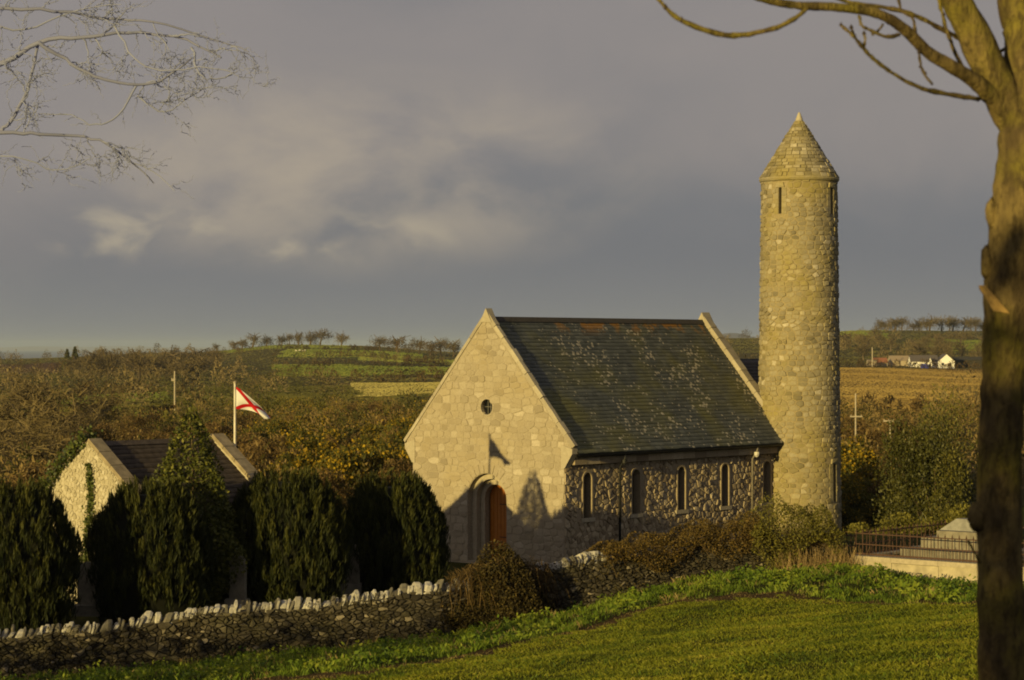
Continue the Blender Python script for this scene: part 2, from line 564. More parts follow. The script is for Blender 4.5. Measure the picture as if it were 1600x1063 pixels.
rows = list(np.arange(-36, 15, 3.0)) + list(np.arange(15, 110, .55))
y = 110.0
while y < 3600: rows.append(y); y *= 1.018
rows = np.array(rows)
u = np.linspace(-1, 1, 321)
u = .38 * u + .62 * u ** 3
YY, UU = np.meshgrid(rows, u, indexing='ij')
XX = UU * np.maximum(60, .75 * YY)
ZZ = ground_z(XX, YY)
nr, nc = XX.shape
idx = np.arange(nr * nc).reshape(nr, nc)
Fq = np.stack([idx[:-1, :-1], idx[:-1, 1:], idx[1:, 1:], idx[1:, :-1]], -1).reshape(-1, 4)
me = mesh_of('ground', np.stack([XX, YY, ZZ], -1).reshape(-1, 3), Fq, smooth=True)
ca = me.attributes.new('soil', 'FLOAT_COLOR', 'POINT')
gc = ground_col(XX, YY).reshape(-1, 3)
ca.data.foreach_set('color', np.concatenate([gc, np.ones((len(gc), 1))], 1).astype(np.float32).ravel())
m, nt, b = new_mat('grassland and soil')
at = nt.nodes.new('ShaderNodeAttribute'); at.attribute_name = 'soil'
pos = world_pos(nt)
n1 = noise(nt, .35, 5, .65, pos); n2 = noise(nt, 3.0, 5, .7, pos); n3 = noise(nt, .03, 4, .6, pos)
c = mixc(nt, mrange(nt, n1, .3, .7, 0, .45), at.outputs['Color'], mixc(nt, .5, at.outputs['Color'], (.10, .075, .02), 'MIX'))
c = mixc(nt, mrange(nt, n2, .35, .7, 0, .4), c, (.03, .034, .008))
c = mixc(nt, mrange(nt, n3, .4, .65, 0, .35), c, mixc(nt, 1.0, c, (.75, .68, .6), 'MULTIPLY'))
nt.links.new(c, b.inputs['Base Color']); b.inputs['Roughness'].default_value = 1.0
b.inputs['Specular IOR Level'].default_value = .05
bump(nt, b, n2, 1.0, .5)
tag(obj('ground', me, m), kind='structure')

# sea and far coast
m, nt, b = new_mat('sea water')
b.inputs['Base Color'].default_value = (.045, .06, .075, 1); b.inputs['Roughness'].default_value = .35
bump(nt, b, noise(nt, .02, 4, .6, world_pos(nt)), .6, 6.0)
tag(obj('sea', mesh_of('sea', [(-30000, 2300, -36), (30000, 2300, -36), (30000, 36000, -36), (-30000, 36000, -36)], [(0, 1, 2, 3)]), m), kind='structure')
g = Geo()
def ridge(g, x0, x1, d, base, hfun, thick, n=90):
    V = []; F = []
    for i in range(n):
        x = x0 + (x1 - x0) * i / (n - 1)
        X = (x - 800) / FPX * d
        h = hfun(x)
        V += [(X, d, base), (X, d + thick * .5, base + h), (X, d + thick, base)]
    for i in range(n - 1):
        a = 3 * i
        F += [(a, a + 3, a + 4, a + 1), (a + 1, a + 4, a + 5, a + 2)]
    g.add(V, F)
ridge(g, -500, 760, 31000, -38, lambda x: 50 + 9 * math.sin(x * .013) + 6 * math.sin(x * .041 + 1), 3000)
tag(obj('far_coast', g.mesh('far_coast'), plain('far coast', (.30, .26, .23), 1.0, nscale=.001)), kind='structure')
g = Geo()
ridge(g, 900, 2000, 9000, -60, lambda x: 60 + 7 + 60 * math.exp(-((x - 1190) / 60) ** 2) + 20 * math.exp(-((x - 1400) / 150) ** 2), 2500)
tag(obj('far_hill', g.mesh('far_hill'), plain('far hill heather', (.15, .13, .14), 1.0, nscale=.002)), kind='structure')

# ------------------------------------------------------------------ church
TH = math.radians(40.85)
AX = Vector((math.sin(TH), math.cos(TH), 0))       # along the nave, away from the camera
BX = Vector((-math.cos(TH), math.sin(TH), 0))      # along the front gable, towards the left
C0 = Vector((1.77, 80.0, 0))
UP = Vector((0, 0, 1))
def ch(a, b_, z): return C0 + AX * a + BX * b_ + UP * z
NW, NL = 7.02, 13.0
RIDGE, EAVE_Z, OVER = 8.0, 3.42, .42
SL = (RIDGE - EAVE_Z) / (NW / 2 + OVER)
GB = -.75
church = thing('church', (1.77, 80.0, GB), 'small stone church with steep dark slate roof and arched wooden door', 'church')

MID = NW / 2
RK = RIDGE + .10
def rake(b_): return RK - SL * abs(b_ - MID)
to_g = lambda u_, v_, w: ch(w, u_, v_)
g_out = [(0, GB), (0, 2.95), (-.30, 3.42), (-.30, rake(-.30)), (MID, RK), (NW + .30, rake(NW + .30)), (NW + .30, 3.42), (NW, 2.95), (NW, GB)]
DOORX = MID - .02
DZ0, DSP = -.45, 1.72
o1 = arch(.90, DZ0, DSP, DOORX, 16)
OCZ, OCR = 4.93, .29
oculus = [(DOORX + OCR * math.cos(2 * math.pi * i / 20), OCZ + OCR * math.sin(2 * math.pi * i / 20)) for i in range(20)]
gable = obj('gable_wall', slab(g_out, [o1, oculus], to_g, .25).mesh('gable_wall'), M['mortar'], church)

# squared stones of the front gable, each its own piece
conv = [(0.0, GB + .05), (NW, GB + .05), (NW, rake(NW) - .05), (MID, RK - .08), (0.0, rake(0) - .05)]
if area2(conv) < 0: conv.reverse()
pts = []
v = GB + .05
while v < RK:
    h = RN.uniform(.15, .33)
    uu = -RN.uniform(0, .3)
    while uu < NW + .2:
        w = RN.uniform(.18, .56) * (1.15 if h > .26 else 1)
        if h > .25 and RN.random() < .22:
            f_ = RN.uniform(.35, .65)
            pts += [(uu + w / 2, v + h * f_ / 2), (uu + w / 2 + RN.uniform(-.05, .05), v + h * (1 + f_) / 2)]
        else:
            pts.append((uu + w / 2 + RN.uniform(-.02, .02), v + h / 2 + RN.uniform(-.03, .03)))
        uu += w
    v += h
KX = .62
cells = voronoi([(p[0] * KX, p[1]) for p in pts], [(p[0] * KX, p[1]) for p in conv])
gs = []
for poly in cells:
    if len(poly) < 3: continue
    poly = [(p[0] / KX + RN.uniform(-.008, .008), p[1]) for p in poly]
    if abs(area2(poly)) < .008: continue
    cx = sum(p[0] for p in poly) / len(poly); cz = sum(p[1] for p in poly) / len(poly)
    if abs(cx - DOORX) < .9 and cz < DSP: continue
    if cz < DSP + .1 and max(p[0] for p in poly) > DOORX - .9 and min(p[0] for p in poly) < DOORX + .9:
        poly = clip_half(poly, DOORX + math.copysign(.91, cx - DOORX), 0, -math.copysign(1, cx - DOORX), 0)
        if len(poly) < 3 or abs(area2(poly)) < .006: continue
    if math.hypot(cx - DOORX, cz - DSP) < 1.16 and cz >= DSP: continue
    if math.hypot(cx - DOORX, cz - OCZ) < .42: continue
    gs.append(poly)
gs.sort(key=lambda p: -abs(area2(p)))
rest = Geo()
for i, poly in enumerate(gs):
    h = RN.uniform(.006, .030)
    tn = min(1, max(0, RN.gauss(.5, .24)))
    if i < 300:
        obj('stone', stone_geo(poly, to_g, h, .010, .022, .03, t=tn).mesh('stone'), M['gable'], gable)
    else:
        stone_geo(poly, to_g, h, .010, .022, .03, rest, t=tn)
if rest.V:
    tag(obj('stone_infill', rest.mesh('stone_infill'), M['gable'], gable), kind='stuff')
# arch stones round the door head
nv = 15
for i in range(nv):
    a0 = math.pi * i / nv + .012; a1 = math.pi * (i + 1) / nv - .012
    r0, r1 = .905, RN.uniform(1.20, 1.34)
    poly = [(DOORX + r * math.cos(a), DSP + r * math.sin(a)) for r, a in ((r0, a0), (r1, a0), (r1 + .02, (a0 + a1) / 2), (r1, a1), (r0, a1), (r0 - .004, (a0 + a1) / 2))]
    obj('arch_stone', stone_geo(poly, to_g, .026, .004, .015, .01, t=RN.uniform(.35, .75), jit=.003).mesh('arch_stone'), M['gable'], gable)
# recessed door orders
order_t = [.5, .6]
for k, (ho, hi, w0, w1) in enumerate(((.895, .70, .24, .46), (.695, .50, .46, .70))):
    to_k = lambda u_, v_, w, w0=w0: ch(w0 + w, u_, v_)
    outer = arch(ho, DZ0, DSP, DOORX, 16); inner = arch(hi, DZ0 - .001, DSP, DOORX, 16)
    # ring built as a strip so that it stays open at the foot
    g = Geo(); V = []; F = []
    oo = outer[1:] + [outer[0]]; ii = inner[1:] + [inner[0]]
    n_ = len(oo)
    for w in (w0, w1):
        V += [ch(w, p[0], p[1]) for p in oo] + [ch(w, p[0], p[1]) for p in ii]
    for i in range(n_ - 1):
        F += [(i, i + 1, n_ + i + 1, n_ + i), (2 * n_ + i, 3 * n_ + i, 3 * n_ + i + 1, 2 * n_ + i + 1), (n_ + i, n_ + i + 1, 3 * n_ + i + 1, 3 * n_ + i)]
    g.add(V, F, order_t[k])
    obj('door_arch', g.mesh('door_arch'), M['dressed'], church)
door = obj('door', slab(arch(.52, DZ0, DSP, DOORX, 14), [], lambda u_, v_, w: ch(.76 + w, u_, v_), .06).mesh('door'), M['door'], church)
for i in range(6):
    x0 = DOORX - .50 + i * 1.0 / 6
    x1 = x0 + 1.0 / 6 - .012
    top = lambda x: DSP + math.sqrt(max(0, .505 ** 2 - (x - DOORX) ** 2))
    poly = [(x0, DZ0), (x1, DZ0), (x1, top(x1)), ((x0 + x1) / 2, top((x0 + x1) / 2)), (x0, top(x0))]
    obj('plank', slab(poly, [], lambda u_, v_, w: ch(.735 + w, u_, v_), .022).mesh('plank'), M['door'], door)
g = Geo()
for zz in (.35, 1.5): g.box(ch(.727, DOORX - .45, zz), BX * .5, UP * .028, AX * .01)
obj('hinge', g.mesh('hinge'), M['lead'], door)
M['tracery'] = plain('lead grey tracery', (.16, .15, .13), .8)
# round window in the gable
rw = obj('round_window', mesh_of('round_window', [ch(.22, u_, v_) for u_, v_ in oculus], [tuple(range(20))]), M['glass'], church)
ring = [(DOORX + (OCR + .05) * math.cos(2 * math.pi * i / 20), OCZ + (OCR + .05) * math.sin(2 * math.pi * i / 20)) for i in range(20)]
inn = [(DOORX + (OCR - .02) * math.cos(2 * math.pi * i / 20), OCZ + (OCR - .02) * math.sin(2 * math.pi * i / 20)) for i in range(20)]
obj('frame', slab(ring, [inn], lambda u_, v_, w: ch(w - .02, u_, v_), .14).mesh('frame'), M['mortar'], rw)
g = Geo()
for k in range(3):
    g.tube([ch(.20, DOORX - .12 + .12 * k, OCZ - .26), ch(.20, DOORX - .12 + .12 * k, OCZ + .26)], .012, 4)
g.tube([ch(.20, DOORX - .27, OCZ), ch(.20, DOORX + .27, OCZ)], .012, 4)
obj('tracery_bar', g.mesh('tracery_bar'), M['tracery'], rw)

# coping stones up the four rakes
def coping(a0, a1, name_t):
    for side in (-1, 1):
        b_end = MID + side * (MID + .36)
        n_ = 11
        for i in range(n_):
            f0, f1 = i / n_ + .0004, (i + 1) / n_ - .0004
            bb = [b_end + (MID - b_end) * f for f in (f0, f1)]
            p = [ch(a0 - .03 - RN.uniform(.0, .012), q, rake(q) + .002 + RN.uniform(-.008, .010)) for q in bb]
            nrm = (BX * side * SL + UP).normalized() * RN.uniform(.128, .138)
            dirv = p[1] - p[0]
            g_ = Geo()
            q0, q1 = p[0], p[0] + dirv
            wv = AX * (a1 - a0 + RN.uniform(0.03, .1))
            i_ = dirv.normalized() * .006
            V = [q0, q1, q1 + wv, q0 + wv, q0 + nrm + i_ + AX * .03, q1 + nrm - i_ + AX * .03, q1 + nrm - i_ + wv - AX * .04, q0 + nrm + i_ + wv - AX * .03]
            V = [v_ + Vector((RN.uniform(-.006, .006),) * 3) for v_ in V]
            g_.add(V, [(0, 3, 2, 1), (4, 5, 6, 7), (0, 1, 5, 4), (1, 2, 6, 5), (2, 3, 7, 6), (3, 0, 4, 7)], RN.random())
            obj('coping_stone', g_.mesh('coping_stone'), M['coping'], church)
coping(0.0, .19, 0)
coping(NL - .38, NL + .02, 1)
for a_ in (.0, NL - .36):
    g = Geo()
    V = []
    for q, zz, e in ((MID - .26, RK - .22, 0), (MID + .26, RK - .22, 0), (MID, RK + .26, 0)):
        V += [ch(a_ - .05, q, zz), ch(a_ + (.28 if a_ < 1 else .46), q, zz)]
    g.add(V, [(0, 2, 4), (1, 5, 3), (0, 1, 3, 2), (2, 3, 5, 4), (4, 5, 1, 0)], .6)
    obj('apex_stone', g.mesh('apex_stone'), M['coping'], church)
# kneelers
for a_ in (0.0, NL - .4):
    for s_, b0 in ((-1, 0.0), (1, NW)):
        g = slab([(b0 - s_ * .12, 2.88), (b0 + s_ * .02, 2.90), (b0 + s_ * .36, 3.40), (b0 + s_ * .37, rake(b0 + s_ * .37) - .01), (b0 - s_ * .12, rake(b0) - .3)], [],
                 lambda u_, v_, w: ch(a_ - .035 + w, u_, v_), .30 if a_ < 1 else .52, .7)
        obj('kneeler', g.mesh('kneeler'), M['coping'], church)
# far gable
slab_far = slab(g_out, [], lambda u_, v_, w: ch(NL - .4 + w, u_, v_), .38)
obj('gable_wall', slab_far.mesh('gable_wall'), M['mortar'], church)

# side wall with five lancets
WA = [1.205, 3.90, 6.56, 9.23, 11.9]
to_s = lambda u_, v_, w: ch(u_, w, v_)
WZ0, WZS = 1.18, 2.50
holes = [arch(.27, WZ0, WZS, a_, 10) for a_ in WA]
SW0, SW1 = .253, NL - .403
side = obj('side_wall', slab([(SW0, GB), (SW1, GB), (SW1, 3.28), (SW0, 3.28)], holes, to_s, .55).mesh('side_wall'), M['rubble_mortar'], church)
obj('side_wall', slab([(SW0, GB), (SW1, GB), (SW1, 3.4), (SW0, 3.4)], [], lambda u_, v_, w: ch(u_, NW - .55 + w, v_), .55).mesh('side_wall'), M['rubble_mortar'], church)
pts = jitter_grid(0.0, NL - .4, GB, 3.05, .22, .18, .48)
cells = voronoi(pts, [(0.0, GB), (NL - .4, GB), (NL - .4, 3.0), (0.0, 3.0)])
g = Geo()
for poly in cells:
    if len(poly) < 3: continue
    cx = sum(p[0] for p in poly) / len(poly); cz = sum(p[1] for p in poly) / len(poly)
    if any(abs(cx - a_) < .34 and WZ0 - .16 < cz < WZS + .36 for a_ in WA): continue
    if any(abs(p[0] - a_) < .29 and WZ0 - .05 < p[1] < WZS + .27 for p in poly for a_ in WA): continue
    stone_geo(poly, to_s, RN.uniform(.015, .060), .012, .030, .10, g)
tag(obj('rubble_stone', g.mesh('rubble_stone'), M['rubble'], side), kind='stuff')
for a_ in WA:
    to_w = lambda u_, v_, w: ch(u_, w - .05, v_)
    win = obj('window', mesh_of('window', [ch(u_, .30, v_) for u_, v_ in arch(.23, WZ0, WZS, a_, 10)], [tuple(range(13))]), M['glass'], church)
    obj('frame', slab(arch(.285, WZ0 - .002, WZS, a_, 10), [arch(.225, WZ0, WZS, a_, 10)], to_w, .30).mesh('frame'), M['rubble_mortar'], win)
    g = Geo(); g.box(ch(a_ - .36, -.08, WZ0 - .14), AX * .72, BX * .30, UP * .135)
    obj('sill', g.mesh('sill'), M['dressed'], win)
    g = Geo()
    for zz in np.arange(WZ0 + .2, WZS + .1, .22): g.box(ch(a_ - .22, .285, zz), AX * .44, BX * .01, UP * .012)
    g.box(ch(a_ - .006, .285, WZ0), AX * .012, BX * .01, UP * 1.5)
    obj('lead_bar', g.mesh('lead_bar'), M['lead'], win)

# eaves course, gutter and rainwater pipes
g = Geo()
for i in range(18):
    a0 = .30 + i * (NL - .72) / 18
    g.box(ch(a0 + .004, -.20 - RN.uniform(0, .012), 3.02), AX * ((NL - .72) / 18 - .008), BX * .26, UP * .235, RN.random())
obj('eaves_course', g.mesh('eaves_course'), M['rubble'], church)
obj('rafter_board', (lambda g_: (g_.box(ch(.29, -.32, 3.262), AX * (NL - .69), BX * .36, UP * .12), g_)[1])(Geo()).mesh('rafter_board'), M['lead'], church)
g = Geo()
prof = [(math.pi * k / 6) for k in range(7)]
V = []; F = []
for a_ in (.27, NL - .2):
    V += [ch(a_, -.41 - .065 * math.cos(t_), 3.37 - .075 * math.sin(t_)) for t_ in prof] + [ch(a_, -.41 - .055 * math.cos(t_), 3.372 - .063 * math.sin(t_)) for t_ in prof]
for i in range(6):
    F += [(i, i + 1, 14 + i + 1, 14 + i), (7 + i, 21 + i, 21 + i + 1, 7 + i + 1)]
g.add(V, F)
obj('gutter', g.mesh('gutter'), M['lead'], church)
M['hopper'] = plain('pale painted hopper', (.55, .52, .45), .6)
for a_, pale in ((2.83, False), (10.77, True)):
    g = Geo()
    g.tube([ch(a_, -.40, 3.28), ch(a_, -.38, 3.12), ch(a_, -.17, 2.86), ch(a_, -.15, GB)], .042, 8)
    for zz in (2.2, .9): g.tube([ch(a_, -.15, zz - .03), ch(a_, -.15, zz + .03)], .058, 8)
    dp = obj('downpipe', g.mesh('downpipe', True), M['lead'] if not pale else plain('grey pipe paint', (.16, .14, .11), .6), church)
    g = Geo()
    g.tube([ch(a_, -.36, 2.93), ch(a_, -.36, 3.0), ch(a_, -.36, 3.12)], [.045, .09, .10], 8)
    obj('hopper', g.mesh('hopper'), M['hopper'] if pale else M['lead'], dp)

# roof
m, nt, b = new_mat('lichened slate')
pos = world_pos(nt)
up_a = attr(nt, 'height_up'); al = attr(nt, 'along')
c = ramp(nt, attr(nt), [(0, (.062, .068, .062)), (.5, (.094, .102, .094)), (1, (.135, .142, .128))])
moss = noise(nt, .45, 4, .6, pos)
c = mixc(nt, mrange(nt, moss, .46, .68, 0, .75), c, (.165, .155, .04))
vor = nt.nodes.new('ShaderNodeTexVoronoi'); vor.inputs['Scale'].default_value = 7.2; vor.inputs['Randomness'].default_value = 1.0
nt.links.new(pos, vor.inputs['Vector'])
sepc = nt.nodes.new('ShaderNodeSeparateColor'); nt.links.new(vor.outputs['Color'], sepc.inputs[0])
patchn = noise(nt, .7, 3, .6, pos)
dens = nmath(nt, 'MULTIPLY', mrange(nt, patchn, .38, .60, .04, 1.0), mrange(nt, al, .02, .25, .35, 1.0))
size = nmath(nt, 'MULTIPLY', sepc.outputs[0], mrange(nt, dens, 0, 1, .06, .68))
edge = nmath(nt, 'ADD', vor.outputs['Distance'], nmath(nt, 'MULTIPLY', noise(nt, 30, 3, .6, pos), .12))
spot = mrange(nt, nmath(nt, 'SUBTRACT', size, edge), -.02, .04)
c = mixc(nt, nmath(nt, 'MULTIPLY', spot, .85), c, (.52, .46, .34))
orn = noise(nt, 1.1, 5, .65, pos)
of = nmath(nt, 'MULTIPLY', mrange(nt, up_a, .86, .96), mrange(nt, orn, .50, .56))
of = nmath(nt, 'MULTIPLY', of, mrange(nt, al, .16, .30))
c = mixc(nt, nmath(nt, 'MINIMUM', of, .9), c, (.38, .18, .03))
nt.links.new(c, b.inputs['Base Color']); b.inputs['Roughness'].default_value = .62
b.inputs['Specular IOR Level'].default_value = .35
bump(nt, b, noise(nt, 35, 4, .6, pos), .4, .01)
M['slate'] = m

def slate_roof(parent, o, along, down, nrm, length, slope_len, mat, cw=.27, ex=.165, name='slate', thick=.014):
    V = []; T = []; UPA = []; ALA = []
    nrow = int(slope_len / ex)
    for r in range(nrow):
        s1 = slope_len - r * ex                      # lower edge of this course
        s0 = max(0.0, s1 - ex * 1.35)
        off = (r % 2) * cw * .5
        x = -off
        while x < length:
            w = cw * RN.uniform(.82, 1.16)
            x0, x1 = max(0, x), min(length, x + w - .006)
            if x1 - x0 > .04:
                l0 = .030 + RN.uniform(0, .008); tl = RN.uniform(-.006, .006)
                sj = RN.uniform(-.012, .012)
                lo = [o + along * x0 + down * (s1 + sj) + nrm * (l0 + tl), o + along * x1 + down * (s1 + sj) + nrm * (l0 - tl)]
                hi = [o + along * x1 + down * s0 + nrm * .006, o + along * x0 + down * s0 + nrm * .006]
                V += lo + hi + [lo[0] - nrm * thick * 1.6, lo[1] - nrm * thick * 1.6]
                T += [min(1, max(0, RN.gauss(.5, .22)))] * 6
                UPA += [1 - s1 / slope_len] * 6; ALA += [x / length] * 6
            x += w
    n = len(V) // 6
    b0 = np.arange(n)[:, None] * 6
    F = np.concatenate([b0 + np.array([[0, 1, 2, 3]]), b0 + np.array([[4, 5, 1, 0]])], 0)
    me_ = mesh_of(name, np.array([tuple(v_) for v_ in V]), F, T)
    for nm, arr in (('height_up', UPA), ('along', ALA)):
        a_ = me_.attributes.new(nm, 'FLOAT', 'POINT'); a_.data.foreach_set('value', np.asarray(arr, dtype=np.float32))
    return tag(obj(name, me_, mat, parent), kind='stuff')

roof = Geo()
slope_len = math.hypot(MID + OVER, RIDGE - EAVE_Z)
for s_ in (-1, 1):
    e = MID + s_ * (MID + OVER)
    p0, p1 = ch(.24, e, EAVE_Z), ch(NL - .36, e, EAVE_Z)
    p2, p3 = ch(NL - .36, MID + s_ * .001, RIDGE), ch(.24, MID + s_ * .001, RIDGE)
    dn = UP * .06
    roof.add([p0, p1, p2, p3, p0 - dn, p1 - dn, p2 - dn, p3 - dn], [(0, 1, 2, 3), (7, 6, 5, 4), (0, 4, 5, 1), (0, 3, 7, 4), (1, 5, 6, 2)])
roof_o = obj('roof', roof.mesh('roof'), M['lead'], church)
for s_ in (-1, 1):
    down = (BX * s_ * (MID + OVER) - UP * (RIDGE - EAVE_Z)).normalized()
    nrm = (BX * s_ * SL + UP).normalized()
    slate_roof(roof_o, ch(.25, MID, RIDGE), AX, down, nrm, NL - .62, slope_len + .03, M['slate'])
M['ridge'] = plain('dark ridge tile', (.055, .048, .04), .8)
for i in range(26):
    a0 = .30 + i * (NL - .72) / 26
    g = Geo()
    V = []
    for a_ in (a0 + .004, a0 + (NL - .72) / 26 - .004):
        V += [ch(a_, MID - .17, RIDGE - .10), ch(a_, MID - .05, RIDGE + .075), ch(a_, MID + .05, RIDGE + .075), ch(a_, MID + .17, RIDGE - .10)]
    g.add(V, [(0, 1, 5, 4), (1, 2, 6, 5), (2, 3, 7, 6), (0, 4, 7, 3), (0, 3, 2, 1), (4, 5, 6, 7)])
    obj('ridge_tile', g.mesh('ridge_tile'), M['ridge'], roof_o)

# lower chancel behind
CW, CL, CR = 4.6, 4.2, 6.55
cb0, cb1 = MID - CW / 2, MID + CW / 2
ce = CR - (CW / 2) * 1.15
chan = obj('chancel_wall', slab([(cb0, GB), (cb1, GB), (cb1, ce), (MID, CR - .03), (cb0, ce)], [], lambda u_, v_, w: ch(NL + .03 + w, u_, v_), CL).mesh('chancel_wall'), M['rubble_mortar'], church)
cr = Geo()
for s_ in (-1, 1):
    e = MID + s_ * (CW / 2 + .3)
    cr.add([ch(NL, e, CR - (CW / 2 + .3) * 1.15), ch(NL + CL + .15, e, CR - (CW / 2 + .3) * 1.15), ch(NL + CL + .15, MID, CR), ch(NL, MID, CR)], [(0, 1, 2, 3)])
cr_o = obj('chancel_roof', cr.mesh('chancel_roof'), M['lead'], church)
slate_roof(cr_o, ch(NL + .02, MID, CR), AX, (-BX * (CW / 2 + .3) - UP * (CW / 2 + .3) * 1.15).normalized(), (-BX * 1.15 + UP).normalized(), CL, (CW / 2 + .3) * 1.52, M['slate_far'])

# ------------------------------------------------------------------ round tower
TC = Vector((10.97, 90.45, 0))
TB, TT = -.7, 13.36
def trad(z): return 1.585 - (z - TB) / (TT - TB) * .165
tower = thing('round_tower', (TC.x, TC.y, TB), 'tall round stone tower with conical cap and slit windows beside the church', 'tower')
view_a = math.atan2(-TC.y, -TC.x)                  # towards the camera
def tw(ang, z, w): 
    """ang measured to the right of the camera-facing line; w inwards."""
    a_ = view_a + ang
    r = trad(z) - w
    return TC + Vector((math.cos(a_) * r, math.sin(a_) * r, z))
NS_ = 144
rowz = np.arange(TB, TT + .001, (TT - TB) / 128)
slits = [(-32.5, 12.0, 13.05), (54.0, 12.0, 13.05), (152, 12.05, 13.05), (-122, 12.05, 13.05), (54.0, 1.15, 2.65)]
V = []; F = []
for z in rowz:
    for k in range(NS_):
        V.append(tw(2 * math.pi * k / NS_, z, .0))
def in_slit(k, j):
    # a slit is two cells wide, three where it is seen edge-on
    zc = (rowz[j] + rowz[j + 1]) / 2
    for an, z0, z1 in slits:
        kk = int(round(math.radians(an) / (2 * math.pi) * NS_)) % NS_
        if z0 < zc < z1 and (k - kk) % NS_ in range(2 if an < 0 else 3): return True
    return False
reveal = Geo()
for j in range(len(rowz) - 1):
    for k in range(NS_):
        k2 = (k + 1) % NS_
        if not in_slit(k, j):
            F.append((j * NS_ + k, j * NS_ + k2, (j + 1) * NS_ + k2, (j + 1) * NS_ + k))
shaft = obj('shaft', mesh_of('shaft', V, F, .5), M['tower_mortar'], tower)
dark = plain('dark interior', (.02, .017, .012), 1.0)
for an, z0, z1 in slits:
    kk = int(round(math.radians(an) / (2 * math.pi) * NS_))
    js = [j for j in range(len(rowz) - 1) if z0 < (rowz[j] + rowz[j + 1]) / 2 < z1]
    za, zb = rowz[js[0]], rowz[js[-1] + 1]
    aa, ab = 2 * math.pi * kk / NS_, 2 * math.pi * (kk + (2 if an < 0 else 3)) / NS_
    g = Geo()
    ring_ = [(aa, za), (ab, za), (ab, zb), (aa, zb)]
    V = [tw(a_, z_, 0) for a_, z_ in ring_] + [tw(a_, z_, .45) for a_, z_ in ring_]
    g.add(V, [(i, (i + 1) % 4, 4 + (i + 1) % 4, 4 + i) for i in range(4)], .6)
    win = obj('slit_window', g.mesh('slit_window'), M['tower_mortar'], tower)
    obj('opening', mesh_of('opening', [tw(a_, z_, .44) for a_, z_ in ring_], [(0, 1, 2, 3)]), dark, win)
    g = Geo()
    for q in (-1, 1):
        z_ = za - .02
        while z_ < zb:
            hh = RN.uniform(.2, .3)
            e0 = (aa - .15) if q < 0 else ab + .004
            e1 = e0 + .145
            stone_geo([(e0 * 1.5, z_), (e1 * 1.5, z_), (e1 * 1.5, min(zb, z_ + hh)), (e0 * 1.5, min(zb, z_ + hh))], lambda u_, v_, w: tw(u_ / 1.5, v_, w), .022, .004, .012, .0, g, RN.uniform(.4, .8), .002)
            z_ += hh
    stone_geo([((aa - .1) * 1.5, zb + .005), ((ab + .1) * 1.5, zb + .005), ((ab + .07) * 1.5, zb + .2), ((aa - .07) * 1.5, zb + .2)], lambda u_, v_, w: tw(u_ / 1.5, v_, w), .055, .004, .02, .0, g, .8, .002)
    obj('frame', g.mesh('frame'), M['tower'], win)
# tower stones
CIRC = 1.5
ulo, uhi = -math.pi * CIRC, math.pi * CIRC
pts = []
z_ = TB
while z_ < TT - .05:
    h = RN.uniform(.12, .25)
    u_ = ulo + RN.uniform(0, .3)
    while u_ < uhi:
        w = RN.uniform(.15, .44)
        pts.append((u_ + w / 2 + RN.uniform(-.03, .03), z_ + h / 2 + RN.uniform(-.045, .045)))
        u_ += w
    z_ += h
cells = voronoi([(p[0] * .72, p[1]) for p in pts], [(ulo * .72, TB), (uhi * .72, TB), (uhi * .72, TT - .02), (ulo * .72, TT - .02)])
to_t = lambda u_, v_, w: tw(u_ / CIRC, v_, w)
ts = []
for poly in cells:
    if len(poly) < 3: continue
    poly = [(p[0] / .72, p[1]) for p in poly]
    cx = sum(p[0] for p in poly) / len(poly); cz = sum(p[1] for p in poly) / len(poly)
    skip = False
    for an, z0, z1 in slits:
        ac = math.radians(an) + math.pi * 2 / NS_
        da = (cx / CIRC - ac + math.pi) % (2 * math.pi) - math.pi
        if abs(da) < .19 and z0 - .08 < cz < z1 + .28: skip = True
    if skip: continue
    show = abs(area2(poly)) * max(0, math.cos(cx / CIRC))
    ts.append((show, poly))
ts.sort(key=lambda q: -q[0])
rest = Geo()
for i, (_, poly) in enumerate(ts):
    h = RN.uniform(.006, .050)
    tn = min(1, max(0, RN.gauss(.5, .25)))
    if i < 300: obj('stone', stone_geo(poly, to_t, h, .010, .028, .05, t=tn).mesh('stone'), M['tower'], shaft)
    else: stone_geo(poly, to_t, h, .010, .028, .05, rest, t=tn)
tag(obj('stone_infill', rest.mesh('stone_infill'), M['tower'], shaft), kind='stuff')
# conical cap
CT = 15.72
def cone(ang, v_, w):
    """v_ from 0 at the eaves to 1 at the tip."""
    a_ = view_a + ang
    r = 1.50 * (1 - v_) + .10 * v_ - w
    return TC + Vector((math.cos(a_) * r, math.sin(a_) * r, TT + .06 + (CT - TT - .06) * v_ - w * .5))
g = Geo()
V = []; F = []
for j in range(13):
    for k in range(48): V.append(cone(2 * math.pi * k / 48, j / 12, 0))
for j in range(12):
    for k in range(48): F.append((j * 48 + k, j * 48 + (k + 1) % 48, (j + 1) * 48 + (k + 1) % 48, (j + 1) * 48 + k))
g.add(V, F)
cap = obj('conical_cap', g.mesh('conical_cap'), M['tower_mortar'], tower)
g = Geo()
CS = 2.80                                            # slant length
z_ = .02
while z_ < CS - .12:
    h = RN.uniform(.13, .22)
    r = 1.5 * (1 - z_ / CS) + .1
    u_ = -math.pi
    while u_ < math.pi - .02:
        w = min(RN.uniform(.18, .42) / r, math.pi - u_)
        q = [(u_ + RN.uniform(-.012, .012), z_ + RN.uniform(-.012, .012)), (u_ + w, z_ + RN.uniform(-.012, .012)), (u_ + w, z_ + h), (u_, z_ + h)]
        stone_geo([(a_ * r, v_) for a_, v_ in q], lambda uu_, v_, w_, r=r: cone(uu_ / r, min(1, v_ / CS), w_), RN.uniform(.02, .05), .006, .02, .03, g, None, .006)
        u_ += w
    z_ += h
